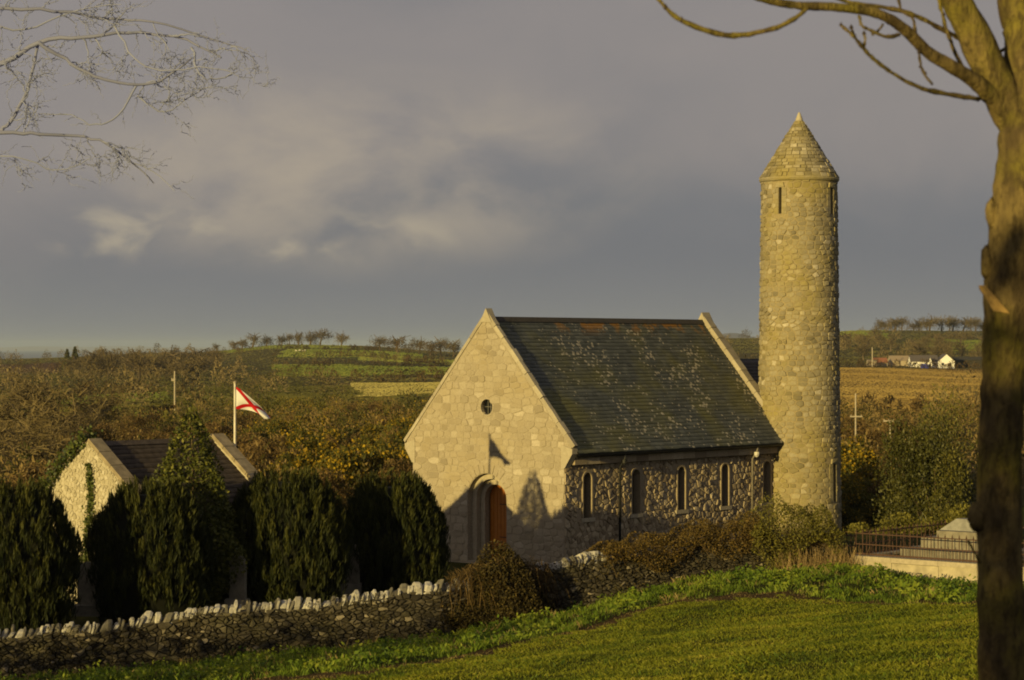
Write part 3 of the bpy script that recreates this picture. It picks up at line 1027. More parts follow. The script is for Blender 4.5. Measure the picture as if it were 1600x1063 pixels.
tag(obj('stone', g.mesh('stone'), M['tower'], cap), kind='stuff')
g = Geo()
V = []; F = []
prof = [(1.40, TT - .10), (1.50, TT - .04), (1.53, TT + .03), (1.50, TT + .10), (1.3, TT + .12), (1.3, TT - .1)]
for k in range(48):
    a_ = 2 * math.pi * k / 48
    for r, zz in prof: V.append(TC + Vector((math.cos(a_) * r, math.sin(a_) * r, zz + RN.uniform(-.012, .012))))
for k in range(48):
    for j in range(5):
        F.append((k * 6 + j, (k + 1) % 48 * 6 + j, (k + 1) % 48 * 6 + j + 1, k * 6 + j + 1))
g.add(V, F, .6)
obj('eaves_ring', g.mesh('eaves_ring'), M['tower'], tower)
g = Geo()
g.tube([TC + UP * (CT - .12), TC + UP * (CT + .02), TC + UP * (CT + .22), TC + UP * (CT + .27)], [.16, .13, .05, .015], 12, .95)
obj('finial', g.mesh('finial', True), M['coping'], tower)

# ------------------------------------------------------------------ small house in the churchyard
HA = Vector((-12.09, 67.5, 0))                     # under the near end of the ridge
HR, HP, HW, HLn, HB = 4.22, .74, 2.2, 5.1, -.7
def hs(a, b_, z): return HA + AX * a + BX * b_ + UP * z
house = thing('mortuary_house', (HA.x, HA.y, HB), 'low stone house with slate roof and ivy on its gable behind the yews', 'house')
M['house_stone'] = stone_mat('house limestone', [(0, (.34, .30, .21)), (.5, (.46, .41, .30)), (1, (.58, .53, .42))], fine=12)
M['house_slate'] = plain('brown slate', (.075, .058, .045), .8, nscale=5, var=.35)
M['house_coping'] = plain('house coping', (.27, .22, .14), .9, nscale=4, var=.3)
he = HR - HP * HW
def hrake(b_): return HR + .10 - HP * abs(b_)
hout = [(-HW, HB), (HW, HB), (HW, hrake(HW)), (0, HR + .10), (-HW, hrake(HW))]
for a0, main in ((0.0, True), (HLn - .4, False)):
    w_ = obj('gable_wall', slab(hout, [], lambda u_, v_, w, a0=a0: hs(a0 + w, u_, v_), .4).mesh('gable_wall'), M['house_stone'], house)
    if main:
        pts = jitter_grid(-HW, HW, HB, HR, .17, .10, .45)
        conv = [(-HW, HB), (HW, HB), (HW, hrake(HW) - .02), (0, HR + .06), (-HW, hrake(HW) - .02)]
        cs = [c_ for c_ in voronoi(pts, conv) if len(c_) > 2 and abs(area2(c_)) > .004]
        cs.sort(key=lambda q: -abs(area2(q)))
        g = Geo()
        for c_ in cs: stone_geo(c_, lambda u_, v_, w: hs(w, u_, v_), RN.uniform(.01, .04), .008, .02, .05, g)
        tag(obj('stone', g.mesh('stone'), M['house_stone'], w_), kind='stuff')
for s_ in (-1, 1):
    obj('side_wall', slab([(.402, HB), (HLn - .402, HB), (HLn - .402, he - .02), (.402, he - .02)], [], lambda u_, v_, w, s_=s_: hs(u_, s_ * (HW - w), v_), .35).mesh('side_wall'), M['house_stone'], house)
g = Geo()
for s_ in (-1, 1):
    e = s_ * (HW + .15)
    g.add([hs(.38, e, HR - HP * (HW + .15)), hs(HLn - .38, e, HR - HP * (HW + .15)), hs(HLn - .38, 0, HR), hs(.38, 0, HR)], [(0, 1, 2, 3)])
hroof = obj('roof', g.mesh('roof'), M['house_slate'], house)
hsl = math.hypot(HW + .15, HP * (HW + .15))
for s_ in (-1, 1):
    slate_roof(hroof, hs(.39, 0, HR), AX, (BX * s_ - UP * HP).normalized(), (BX * s_ * HP + UP).normalized(), HLn - .78, hsl, M['house_slate'], .3, .22)
for i in range(9):
    a0 = .4 + i * (HLn - .8) / 9
    g = Geo(); V = []
    for a_ in (a0 + .005, a0 + (HLn - .8) / 9 - .005):
        V += [hs(a_, -.15, HR - .04), hs(a_, 0, HR + .09), hs(a_, .15, HR - .04)]
    g.add(V, [(0, 1, 4, 3), (1, 2, 5, 4), (0, 2, 1), (3, 4, 5), (0, 3, 5, 2)])
    obj('ridge_tile', g.mesh('ridge_tile'), M['house_slate'], hroof)
for a0 in (-.04, HLn - .42):
    for s_ in (-1, 1):
        for i in range(5):
            f0, f1 = i / 5 + .003, (i + 1) / 5 - .003
            bs = [s_ * (HW + .28) * (1 - f) for f in (f0, f1)]
            q0, q1 = hs(a0, bs[0], hrake(bs[0]) + .003), hs(a0, bs[1], hrake(bs[1]) + .003)
            nr_ = (BX * s_ * HP + UP).normalized() * .11
            wv = AX * .46
            g = Geo()
            g.add([q0, q1, q1 + wv, q0 + wv, q0 + nr_, q1 + nr_, q1 + wv + nr_, q0 + wv + nr_], [(0, 3, 2, 1), (4, 5, 6, 7), (0, 1, 5, 4), (1, 2, 6, 5), (2, 3, 7, 6), (3, 0, 4, 7)], RN.random())
            obj('coping_stone', g.mesh('coping_stone'), M['house_coping'], house)

# ------------------------------------------------------------------ foliage tools
def quads(C, D, Wd, L, w):
    """Leaf quads: centres C, long direction D, width direction Wd, lengths L, widths w (numpy)."""
    L = np.asarray(L)[:, None] * .5; w = np.asarray(w)[:, None] * .5
    n = len(C)
    V = np.empty((n, 4, 3))
    V[:, 0] = C - D * L; V[:, 1] = C + Wd * w - D * L * .1; V[:, 2] = C + D * L; V[:, 3] = C - Wd * w - D * L * .1
    F = np.arange(4 * n).reshape(n, 4)
    return V.reshape(-1, 3), F
def unit(v): return v / (np.linalg.norm(v, axis=1, keepdims=True) + 1e-9)
def rnd_dir(n, r=rng): return unit(r.normal(size=(n, 3)))
def leaves(n, C, size, up=0.0, aspect=.55, r=rng, out=None):
    D = rnd_dir(n, r) + np.array([0, 0, up])
    if out is not None: D = D + out
    D = unit(D)
    Wd = unit(np.cross(D, rnd_dir(n, r)))
    L = size * r.uniform(.6, 1.35, n)
    return quads(C, D, Wd, L, L * aspect)
def merge(parts):
    Vs, Fs, b0 = [], [], 0
    for V, F in parts:
        Vs.append(V); Fs.append(F + b0); b0 += len(V)
    return np.concatenate(Vs), np.concatenate(Fs)
def leaf_mesh(name, V, F, r=rng, t=None):
    n = len(F)
    if t is None: t = np.clip(r.normal(.5, .22, n), 0, 1)
    return mesh_of(name, V, F, np.repeat(t, F.shape[1]))

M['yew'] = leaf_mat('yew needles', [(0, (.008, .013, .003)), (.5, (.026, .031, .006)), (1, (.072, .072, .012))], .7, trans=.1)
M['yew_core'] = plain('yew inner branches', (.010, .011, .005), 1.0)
M['holly'] = leaf_mat('holly leaves', [(0, (.022, .032, .006)), (.5, (.078, .086, .014)), (1, (.18, .17, .03))], .55, trans=.15, spec=.22)
M['ivy'] = leaf_mat('ivy leaves', [(0, (.030, .045, .010)), (.5, (.070, .092, .018)), (1, (.14, .15, .03))], .45, trans=.2, spec=.4)
M['gorse'] = leaf_mat('gorse spines', [(0, (.034, .038, .008)), (.5, (.088, .085, .016)), (1, (.150, .128, .024))], .8, .3)
M['gorse_flower'] = leaf_mat('gorse flowers', [(0, (.22, .14, .010)), (.5, (.34, .22, .014)), (1, (.45, .31, .022))], .8, .2)
M['twig'] = leaf_mat('bare twigs', [(0, (.058, .046, .022)), (.5, (.115, .088, .040)), (1, (.19, .145, .068))], .9, .45, trans=0)
M['bark'] = leaf_mat('brown bark', [(0, (.06, .045, .026)), (1, (.14, .105, .06))], .9, .2, trans=0)
M['bramble'] = leaf_mat('bramble and dead stems', [(0, (.040, .028, .011)), (.5, (.108, .070, .025)), (1, (.20, .130, .048))], .85, .3, trans=.15)
M['evergreen'] = leaf_mat('evergreen shrub leaves', [(0, (.019, .023, .005)), (.5, (.068, .068, .012)), (1, (.150, .132, .026))], .55, .3, trans=.15, spec=.3)

def lump(a, seed):
    """Smooth bumpy radius factor over the sphere for irregular crowns; a is (n, 3) unit."""
    r = np.random.default_rng(seed)
    f = np.zeros(len(a))
    for k in range(7):
        d = r.normal(size=3) * r.uniform(1.5, 4.5); f += np.sin(a @ d + r.uniform(0, 6)) * r.uniform(.04, .11)
    return 1 + f

# ------------------------------------------------------------------ yews: upright plumes packed on a rounded column
def make_yew(seed, H, R0):
    r = np.random.default_rng(seed)
    def prof(t): return R0 * np.clip((.80 + .26 * np.sin(np.pi * np.clip(t, 0, .8) / .95)) * np.sqrt(np.clip(1 - np.clip((t - .52) / .50, 0, 1) ** 2.8, 0, 1)), .02, None)
    n_pl = 760
    pt = r.uniform(.0, .99, n_pl) ** .8; pa = r.uniform(0, 2 * np.pi, n_pl)
    parts = []; tv = []
    for k in range(n_pl):
        rad = prof(pt[k]) * r.uniform(.86, 1.06)
        base = np.array([math.cos(pa[k]) * rad, math.sin(pa[k]) * rad, pt[k] * H])
        outd = np.array([math.cos(pa[k]), math.sin(pa[k]), 0])
        n = 34
        ph = r.uniform(.28, .62)
        s = r.uniform(0, 1, n)
        C = base + np.outer(s, [0, 0, ph]) + outd * (.10 * (1 - s[:, None])) + r.normal(scale=.055, size=(n, 3)) * (1.1 - s[:, None] * .8)
        D = unit(r.normal(scale=.22, size=(n, 3)) + np.array([0, 0, 1.0]) + outd * .22)
        Wd = unit(np.cross(D, rnd_dir(n, r)))
        V, F = quads(C, D, Wd, r.uniform(.14, .34, n), r.uniform(.020, .042, n))
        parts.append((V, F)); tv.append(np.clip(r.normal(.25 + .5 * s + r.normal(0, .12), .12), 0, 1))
    V, F = merge(parts)
    fol = leaf_mesh('foliage', V, F, t=np.concatenate(tv))
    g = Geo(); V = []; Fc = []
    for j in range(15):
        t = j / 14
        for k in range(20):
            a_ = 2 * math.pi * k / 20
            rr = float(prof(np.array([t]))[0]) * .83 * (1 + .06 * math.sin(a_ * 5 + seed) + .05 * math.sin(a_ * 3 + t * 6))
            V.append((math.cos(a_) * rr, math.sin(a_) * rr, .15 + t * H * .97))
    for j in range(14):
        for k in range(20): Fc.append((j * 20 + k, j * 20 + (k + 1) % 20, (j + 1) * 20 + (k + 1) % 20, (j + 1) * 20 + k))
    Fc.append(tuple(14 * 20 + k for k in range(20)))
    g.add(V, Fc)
    tr = Geo(); tr.tube([(0, 0, -.2), (.03, .02, .4), (0, 0, H * .5)], [.2, .17, .08], 8)
    return fol, g.mesh('inner_branches'), tr.mesh('trunk')
YEWS = [(14, 62.0, 752, 1.62, 'leftmost dark clipped yew, cut off by the edge of the picture'),
        (234, 65.0, 752, 1.50, 'dark clipped yew standing before the low house, left of the conical holly'),
        (450, 68.0, 733, 1.62, 'broad dark clipped yew directly below the flag, third from the left'),
        (613, 71.0, 742, 1.46, 'dark clipped yew nearest to the church door')]
for k, (x, d, ytop, rad, lab) in enumerate(YEWS):
    top = P(x, ytop, d)
    zb = -.65
    H = top.z - zb - .42
    fol, core, trk = make_yew(31 + k, H, rad)
    t = thing('yew_tree', (top.x, top.y, zb), lab, 'yew', 'clipped yews in the churchyard', rz=RN.uniform(0, 6))
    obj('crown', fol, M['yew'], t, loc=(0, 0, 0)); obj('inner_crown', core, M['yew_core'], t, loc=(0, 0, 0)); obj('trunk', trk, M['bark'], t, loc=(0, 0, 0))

# conical holly
r = np.random.default_rng(77)
hx = P(300, 636, 66.7)
HH = hx.z + .6
n = 22000
t_ = 1 - np.sqrt(r.uniform(0, 1, n)); a_ = r.uniform(0, 2 * np.pi, n)
dirs = np.stack([np.cos(a_), np.sin(a_), (t_ - .4) * 2], 1)
rad = (2.15 * (1 - t_) ** .80 * np.clip(.30 + t_ * 2.2, 0, 1) + .05) * lump(unit(dirs), 5) * (1 + .13 * np.sin(a_ * 5 + t_ * 17)) * r.uniform(.55, 1.02, n) ** .6
C = np.stack([np.cos(a_) * rad, np.sin(a_) * rad, t_ * HH * .98 + .15], 1)
V, F = leaves(n, C, .11, .1, .6, r)
hol = thing('holly_tree', (hx.x, hx.y, -.6), 'conical glossy green holly rising in front of the low house roof', 'tree')
obj('crown', leaf_mesh('crown', V, F), M['holly'], hol, loc=(0, 0, 0))
g = Geo(); g.tube([(0, 0, -.1), (.02, 0, 2.0), (0, 0, HH * .93)], [.14, .09, .015], 7)
obj('trunk', g.mesh('trunk'), M['bark'], hol, loc=(0, 0, 0))
g = Geo()
for k in range(60):
    tz = RN.uniform(.1, .9); an = RN.uniform(0, 6.28); rr = 1.2 * (1 - tz) ** .75
    g.tube([(0, 0, tz * HH * .9), (math.cos(an) * rr, math.sin(an) * rr, tz * HH * .9 + .25)], [.03, .008], 4)
obj('branch', g.mesh('branch'), M['bark'], hol, loc=(0, 0, 0))

# ivy on the house gable: along the left rake and one climbing stem
parts = []
n = 2600
s = rng.uniform(0, 1, n)
bq = s * (HW + .25)
C = np.array([tuple(hs(rng.normal(.08, .2), b_ + .0, hrake(b_) + .10 + abs(rng.normal(0, .16)) - .18 * (rng.uniform() < .5) - .25 * (b_ > 1.2) * rng.uniform())) for b_ in bq])
parts.append(leaves(n, C, .10, -.3, .8))
n = 1500
zz = rng.uniform(-.5, 3.7, n)
C = np.array([tuple(hs(-.06 - abs(rng.normal(0, .05)), -.12 + .10 * math.sin(z * 1.7) + rng.normal(0, .07 + .11 * max(0, 2.6 - z) / 2.6), z)) for z in zz])
parts.append(leaves(n, C, .085, -.3, .8))
V, F = merge(parts)
ivy = thing('ivy_plant', tuple(hs(-.1, .1, HB)), 'green ivy climbing the gable and left roof edge of the low house', 'ivy')
obj('foliage', leaf_mesh('foliage', V, F), M['ivy'], ivy)
g = Geo()
g.tube([hs(-.05, -.12, HB), hs(-.05, -.05, .8), hs(-.05, -.2, 2.0), hs(-.05, -.1, 3.4)], [.05, .04, .03, .015], 6)
obj('stem', g.mesh('stem'), M['bark'], ivy)

# ------------------------------------------------------------------ flag
FD = 71.2
fb = P(367, 682, FD); ft = P(367, 599, FD)
flag = thing('flagpole', (fb.x, fb.y, -.7), 'slim pale flagpole rising behind the low house', 'flagpole')
g = Geo(); g.tube([(fb.x, fb.y, -.75), (fb.x, fb.y, 2), (fb.x, fb.y, ft.z)], [.05, .045, .032], 10)
obj('pole', g.mesh('pole', True), plain('cream painted pole', (.60, .55, .42), .5), flag)
g = Geo(); g.tube([(fb.x, fb.y, ft.z), (fb.x, fb.y, ft.z + .03), (fb.x, fb.y, ft.z + .06)], [.045, .055, .02], 10)
obj('cap', g.mesh('cap', True), M['pole_wood'], flag)
m, nt, b = new_mat('white flag with red saltire')
uv = nt.nodes.new('ShaderNodeUVMap'); uv.uv_map = 'UVMap'
su = nt.nodes.new('ShaderNodeSeparateXYZ'); nt.links.new(uv.outputs[0], su.inputs[0])
d1 = nmath(nt, 'ABSOLUTE', nmath(nt, 'SUBTRACT', su.outputs[0], su.outputs[1]))
d2 = nmath(nt, 'ABSOLUTE', nmath(nt, 'SUBTRACT', nmath(nt, 'ADD', su.outputs[0], su.outputs[1]), 1.0))
red = mrange(nt, nmath(nt, 'MINIMUM', d1, d2), .105, .115, 1.0, 0.0)
cc = mixc(nt, red, (.80, .78, .74), (.55, .012, .015))
nt.links.new(cc, b.inputs['Base Color']); b.inputs['Roughness'].default_value = .9
tr = nt.nodes.new('ShaderNodeBsdfTranslucent'); nt.links.new(cc, tr.inputs[0])
mx = nt.nodes.new('ShaderNodeMixShader'); mx.inputs[0].default_value = .3
nt.links.new(b.outputs[0], mx.inputs[1]); nt.links.new(tr.outputs[0], mx.inputs[2]); nt.links.new(mx.outputs[0], nt.nodes['Material Output'].inputs[0])
pxm = FD / FPX
NU, NV_ = 34, 20
V = []; UVs = []
for i in range(NU + 1):
    u_ = i / NU
    # upper edge falls away steeply to the fly; lower edge hangs, then is blown out
    tx, tz = 55 * (u_ ** .92), -4 - 47 * u_ ** 1.05
    bx, bz = 46 * u_ ** 1.0, -39 - 2 * u_ - 15 * u_ ** 3
    for j in range(NV_ + 1):
        v_ = j / NV_                                   # 1 at the top
        fold = .5 * (1 - math.cos(math.pi * v_)) if u_ > 0 else v_
        vv = v_ * (1 - .35 * u_) + fold * .35 * u_
        x = bx + (tx - bx) * vv + 2.5 * u_ * math.sin(v_ * 9 + u_ * 3)
        z = bz + (tz - bz) * vv
        dep = .10 * math.sin(u_ * 7 - v_ * 3.2) * u_ ** .7 + .16 * math.sin(v_ * 7.5 + u_ * 2) * u_
        V.append((ft.x + .04 + x * pxm, ft.y + dep, ft.z - .03 + z * pxm)); UVs.append((u_, v_))
F = []
for i in range(NU):
    for j in range(NV_):
        a0 = i * (NV_ + 1) + j
        F.append((a0, a0 + NV_ + 1, a0 + NV_ + 2, a0 + 1))
me = mesh_of('flag', V, F, smooth=True)
ul = me.uv_layers.new(name='UVMap')
for lp in me.loops: ul.data[lp.index].uv = UVs[lp.vertex_index]
fo = obj('flag', me, m)
sol = fo.modifiers.new('thickness', 'SOLIDIFY'); sol.thickness = .004
tag(fo, 'white flag with a red diagonal cross blowing from the pole', 'flag')

# ------------------------------------------------------------------ field wall
seg = np.r_[0, np.cumsum(np.hypot(np.diff(WXY[:, 0]), np.diff(WXY[:, 1])))]
WLEN = seg[-1]
def wxy(s): return np.interp(s, seg, WXY[:, 0]), np.interp(s, seg, WXY[:, 1])
def wfoot(s): return np.interp(s, seg, WFOOT)
def wtop(s): return np.interp(s, seg, WTOP) + .05 * math.sin(s * 1.3) + .03 * math.sin(s * 3.7)
def wnorm(s):
    x0, y0 = wxy(max(0, s - .4)); x1, y1 = wxy(min(WLEN, s + .4))
    t = Vector((x1 - x0, y1 - y0, 0)).normalized()
    return t, Vector((t.y, -t.x, 0))               # tangent, towards the camera
CAPH = .30
def wp(s, z, w):
    """Point on the camera-side face; w inwards; face leans back a little."""
    x, y = wxy(s); t, n = wnorm(s)
    f = (z - wfoot(s)) / max(.3, wtop(s) - wfoot(s))
    return Vector((x, y, z)) + n * (.27 - .07 * f - w)
x0, y0 = wxy(0)
fwall = thing('field_wall', (float(WXY[4, 0]), float(WXY[4, 1]), float(WFOOT[4])), 'dry stone field wall with upright pale cap stones crossing the foreground', 'wall')
g = Geo()
ss = np.arange(0, WLEN, .35)
V = []; F = []
for s in ss:
    zt = wtop(s) - CAPH + .03; zf = wfoot(s) - .5
    V += [wp(s, zf, .03), wp(s, zt, .03), wp(s, zt, .42), wp(s, zf, .50)]
for i in range(len(ss) - 1):
    a0 = 4 * i
    for k in range(3): F.append((a0 + k, a0 + 4 + k, a0 + 5 + k, a0 + k + 1))
g.add(V, F)
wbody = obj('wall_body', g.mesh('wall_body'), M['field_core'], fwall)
pts = [(RN.uniform(0, WLEN) * .6, RN.uniform(0, 1.25)) for _ in range(int(WLEN * 1.25 / .0115))]
cells = voronoi(pts, [(0, 0), (WLEN * .6, 0), (WLEN * .6, 1.25), (0, 1.25)])
cells = [[(p[0] / .6, p[1]) for p in c_] for c_ in cells]
fs = []
for c_ in cells:
    if len(c_) < 3: continue
    s = sum(p[0] for p in c_) / len(c_); f = sum(p[1] for p in c_) / len(c_)
    x, y = wxy(s)
    pxx = 800 + x / y * FPX
    ok = (-5 < pxx < 690) or (850 < pxx < 960)
    fs.append(((abs(area2(c_)) if ok else 0), c_))
fs.sort(key=lambda q: -q[0])
rest = Geo()
def w_to3(u_, v_, w):
    f = v_ / 1.25
    zf, zt = wfoot(u_) - .12, wtop(u_) - CAPH + .02
    return wp(u_, zf + (zt - zf) * f, w)
for i, (a0, c_) in enumerate(fs):
    tn = min(1, max(0, RN.gauss(.40, .28)))
    h = RN.uniform(.0, .085)
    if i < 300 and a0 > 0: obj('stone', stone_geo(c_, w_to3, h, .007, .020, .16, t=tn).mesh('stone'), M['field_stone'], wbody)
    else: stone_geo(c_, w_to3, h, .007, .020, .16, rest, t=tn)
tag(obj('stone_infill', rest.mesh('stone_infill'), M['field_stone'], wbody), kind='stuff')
# cap stones set on edge
s = .05
n_cap = 0
while s < WLEN - .1:
    w = RN.choice([.045, .06, .07, .08, .10, .12, .15, .20])
    hgt = RN.uniform(.18, .32)
    depth = RN.uniform(.36, .52)
    t, nn = wnorm(s)
    x, y = wxy(s + w / 2)
    zb = wtop(s) - CAPH - .03
    lean = RN.gauss(.36, .20)
    n_ = 9
    skew = RN.uniform(-.06, .06)
    prof = [(-depth / 2, -.02), (depth / 2, -.02)]
    for k in range(n_ - 2):
        a_ = math.pi * (k + .3) / (n_ - 2.4)
        prof.append((depth / 2 * math.cos(a_) * RN.uniform(.85, 1.05) + skew, hgt * (.30 + .70 * math.sin(a_)) * RN.uniform(.78, 1.08)))
    base = Vector((x, y, zb)) - nn * .0
    V = []
    for e, sc in ((-.5, .84), (-.28, 1.0), (.28, 1.0), (.5, .86)):
        for p_, z_ in prof:
            V.append(base + t * (e * (w - .008) + lean * max(0, z_) + RN.uniform(-.012, .012)) + nn * (p_ * sc) + UP * (z_ * (sc if z_ > 0 else 1)))
    m_ = len(prof); F = []
    for q in range(3):
        for k in range(m_): F.append((q * m_ + k, q * m_ + (k + 1) % m_, (q + 1) * m_ + (k + 1) % m_, (q + 1) * m_ + k))
    F.append(tuple(range(m_ - 1, -1, -1))); F.append(tuple(3 * m_ + k for k in range(m_)))
    g = Geo(); g.add(V, F, (RN.uniform(0, .3) if RN.random() < .36 else RN.uniform(.6, 1)))
    if -60 < 800 + x / y * FPX < 1320:
        obj('cap_stone', g.mesh('cap_stone'), M['cap_stone'], fwall)
        n_cap += 1
    s += w * RN.uniform(.80, 1.0) + RN.uniform(.0, .012) + (.16 if RN.random() < .03 else 0)

# ------------------------------------------------------------------ railed grave plot
PD = -BX                                            # along the front kerb, towards the camera and right
PB = AX
P0 = Vector((9.05, 63.1, 0))
plot = thing('grave_kerb', (P0.x, P0.y, 1.0), 'low rendered kerb wall of the railed grave plot', 'kerb wall')
PLn, PDp, KZ = 6.5, 4.6, 1.46
def pl(a, b_, z): return P0 + PD * a + PB * b_ + UP * z
for nm, o_, a_, b_ in (('front', pl(0, 0, .2), PD * PLn, PB * .32), ('back', pl(0, PDp, .2), PD * PLn, PB * .32), ('side', pl(.004, .33, .2), PD * .32, PB * (PDp - .34))):
    g = Geo()
    if nm == 'front':
        x_ = 0
        while x_ < PLn:
            w = min(RN.uniform(1.0, 1.7), PLn - x_)
            o = pl(x_ + .004, RN.uniform(-.012, .012), .2)
            g = Geo(); g.box(o, PD * (w - .010), PB * .32, UP * (KZ - .2 - .13 + RN.uniform(-.012, .012)))
            obj('kerb_block', g.mesh('kerb_block'), M['plinth'], plot)
            g = Geo(); g.box(pl(x_ + .003, -.045, KZ - .128), PD * (w - .006), PB * .41, UP * .128)
            cb = obj('kerb_coping', g.mesh('kerb_coping'), M['dressed'], plot)
            x_ += w
    else:
        g.box(o_, a_, b_, UP * (KZ - .2))
        obj('kerb_block', g.mesh('kerb_block'), M['plinth'], plot)
def railing(name_label, A, B, dog):
    A = Vector(A); B = Vector(B)
    L = (B - A).length; d = (B - A) / L
    t = thing('iron_railing', tuple(A), name_label, 'railing', 'iron railings round the grave plot')
    for zz, th in ((.045, .022), (.30, .014), (.585, .014)):
        g = Geo(); g.box(A + UP * (zz - th) - d.cross(UP) * .011, d * L, d.cross(UP) * .022, UP * th * 2)
        obj('rail', g.mesh('rail'), M['iron'], t)
    n_ = int(L / .205)
    for i in range(n_ + 1):
        p = A + d * (L * i / n_)
        g = Geo(); g.tube([p + UP * .0, p + UP * .60, p + UP * .605, p + UP * .70], [.011, .011, .022, .002], 5)
        obj('bar', g.mesh('bar'), M['iron'], t)
        if dog and i < n_:
            q = A + d * (L * (i + .5) / n_)
            g = Geo(); g.tube([q, q + UP * .31, q + UP * .38], [.009, .009, .001], 5)
            obj('dog_bar', g.mesh('dog_bar'), M['iron'], t)
railing('rusty iron railing along the front of the grave kerb, nearest the grass', pl(0.05, .15, KZ), pl(PLn, .15, KZ), True)
railing('rusty spiked railing at the back of the grave plot', pl(.05, PDp + .15, KZ), pl(PLn, PDp + .15, KZ), False)
railing('rusty railing on the left side of the grave plot near the tower', pl(.15, .3, KZ), pl(.15, PDp, KZ), False)
railing('short rusty railing running from the grave kerb to the tower bush', pl(-1.25, .9, KZ - .1), pl(-.05, .25, KZ - .1), False)
# chest tomb with a hipped lid on a stepped base
tb = pl(2.45, 1.95, 0)
tomb = thing('chest_tomb', (tb.x, tb.y, 1.25), 'pale stone tomb with hipped lid inside the railings', 'tomb')
def blk(name, hx_, hy_, z0, z1, mat, taper=0.0, parent=tomb):
    V = []
    for z, s_ in ((z0, 1.0), (z1, 1.0 - taper)):
        for sx, sy in ((-1, -1), (1, -1), (1, 1), (-1, 1)): V.append(tb + PD * (sx * hx_ * s_) + PB * (sy * hy_ * (s_ if taper == 0 else max(.12, 1 - taper * 1.15))) + UP * z)
    g_ = Geo(); g_.add(V, [(0, 3, 2, 1), (4, 5, 6, 7), (0, 1, 5, 4), (1, 2, 6, 5), (2, 3, 7, 6), (3, 0, 4, 7)])
    return obj(name, g_.mesh(name), mat, parent)
blk('base_step', 1.5, 1.05, 1.0, 1.66, M['tomb']); blk('upper_step', 1.05, .75, 1.66, 1.94, M['tomb'])
blk('chest', .72, .5, 1.94, 2.12, M['tomb']); blk('lid', .82, .60, 2.12, 2.44, plain('grey tomb lid', (.22, .215, .20), .9, nscale=5), .62)
# headstones half hidden between the yews
for x, d, yt, w, h, lab in ((549, 69.7, 850, .45, .9, 'small grey headstone in the gap between the two yews beside the church'),
                            (370, 66.0, 868, .5, 1.0, 'small grey headstone in shade below the holly'),
                            (135, 64.5, 878, .6, .9, 'small grey headstone in shade below the house gable')):
    c_ = P(x, yt, d)
    poly = [(-w / 2, -.8), (w / 2, -.8), (w / 2, h * .45)] + [(w / 2 * math.cos(a_), h * .45 + .22 * math.sin(a_)) for a_ in np.linspace(.2, math.pi - .2, 7)] + [(-w / 2, h * .45)]
    top = h * .45 + .22
    ho = thing('headstone', (c_.x, c_.y, c_.z - top - .6), lab, 'headstone', 'headstones between the yews')
    obj('tablet', slab(poly, [], lambda u_, v_, w_: Vector((c_.x + u_ * .9 + w_ * .4, c_.y - u_ * .35 + w_, c_.z - top + v_)), .12).mesh('tablet'), M['tomb'], ho)
    g = Geo(); g.box((c_.x - w * .65, c_.y - .15, c_.z - top - .85), (w * 1.3, 0, 0), (0, .45, 0), (0, 0, .3))
    obj('foot', g.mesh('foot'), M['tomb'], ho)

# ------------------------------------------------------------------ plants on and by the field wall
def s_at_px(px_):
    f = lambda s: 800 + wxy(s)[0] / wxy(s)[1] * FPX
    lo, hi = 0.0, WLEN
    for _ in range(40):
        mid_ = (lo + hi) / 2
        if f(mid_) < px_: lo = mid_
        else: hi = mid_
    return lo

M['bush_leaf'] = leaf_mat('dark bush leaves', [(0, (.018, .015, .006)), (.4, (.050, .036, .012)), (.7, (.085, .068, .018)), (1, (.15, .105, .03))], .8, trans=.15)
# trailing brown bush over the wall
r = np.random.default_rng(5)
sc_ = s_at_px(776); bx_, by_ = wxy(sc_); bz_ = float(wfoot(sc_)); tz_ = wtop(sc_)
bush = thing('trailing_bush', (float(bx_), float(by_), bz_), 'tangled brown bush trailing over the field wall below the church door', 'bush')
g = Geo()
ctr = Vector((bx_, by_, 0))
tgt, nrm_ = wnorm(sc_)
for k in range(800):
    a_ = r.uniform(0, 2 * math.pi); q = math.sqrt(r.uniform(0, 1))
    e1, e2 = math.cos(a_) * q, math.sin(a_) * q
    topz = tz_ + .42 * math.sqrt(max(0, 1 - e1 * e1)) + r.uniform(-.25, .08) - .10 * (1 - e2)
    p0 = ctr + tgt * (e1 * 1.55) + nrm_ * (e2 * .55 + .12) + UP * (topz - .1)
    fl = r.uniform(.15, .55)
    dirv = (tgt * (e1 + r.normal(0, 1.1)) * .6 + nrm_ * (.55 + r.normal(0, .25)))
    ln = r.uniform(.3, 1.0)
    pts_ = []
    for t in np.linspace(0, 1, 5):
        pts_.append(p0 + dirv * (fl * t * ln) + UP * (.10 * t - 1.15 * ln * t ** 1.7) + Vector(tuple(r.normal(0, .045, 3))))
    pts_ = [p for p in pts_ if p.z > bz_ - .05]
    if len(pts_) > 2:
        g.tube(pts_, [.006] * (len(pts_) - 1) + [.003], 3, float(np.clip(r.normal(.36, .25), 0, 1)), cap=False)
obj('trailing_stem', g.mesh('trailing_stem'), M['bramble'], bush)
n = 23000
d_ = rnd_dir(n, r); d_[:, 2] = np.abs(d_[:, 2])
rr = lump(d_, 3) * r.uniform(.72, 1.0, n) ** .5
C = np.array([float(bx_) - .05, float(by_), bz_ + .15]) + np.array(nrm_) * .30 + np.outer(d_[:, 0] * rr * 1.60, np.array(tgt)) + np.outer(d_[:, 1] * rr * .85, np.array(nrm_)) + np.outer(d_[:, 2] * rr * (tz_ - bz_ + .16), [0, 0, 1])
V, F = leaves(n, C, .085, -.6, .45, r)
obj('foliage', leaf_mesh('foliage', V, F, t=np.clip(r.normal(.36, .24, n), 0, 1)), M['bush_leaf'], bush)

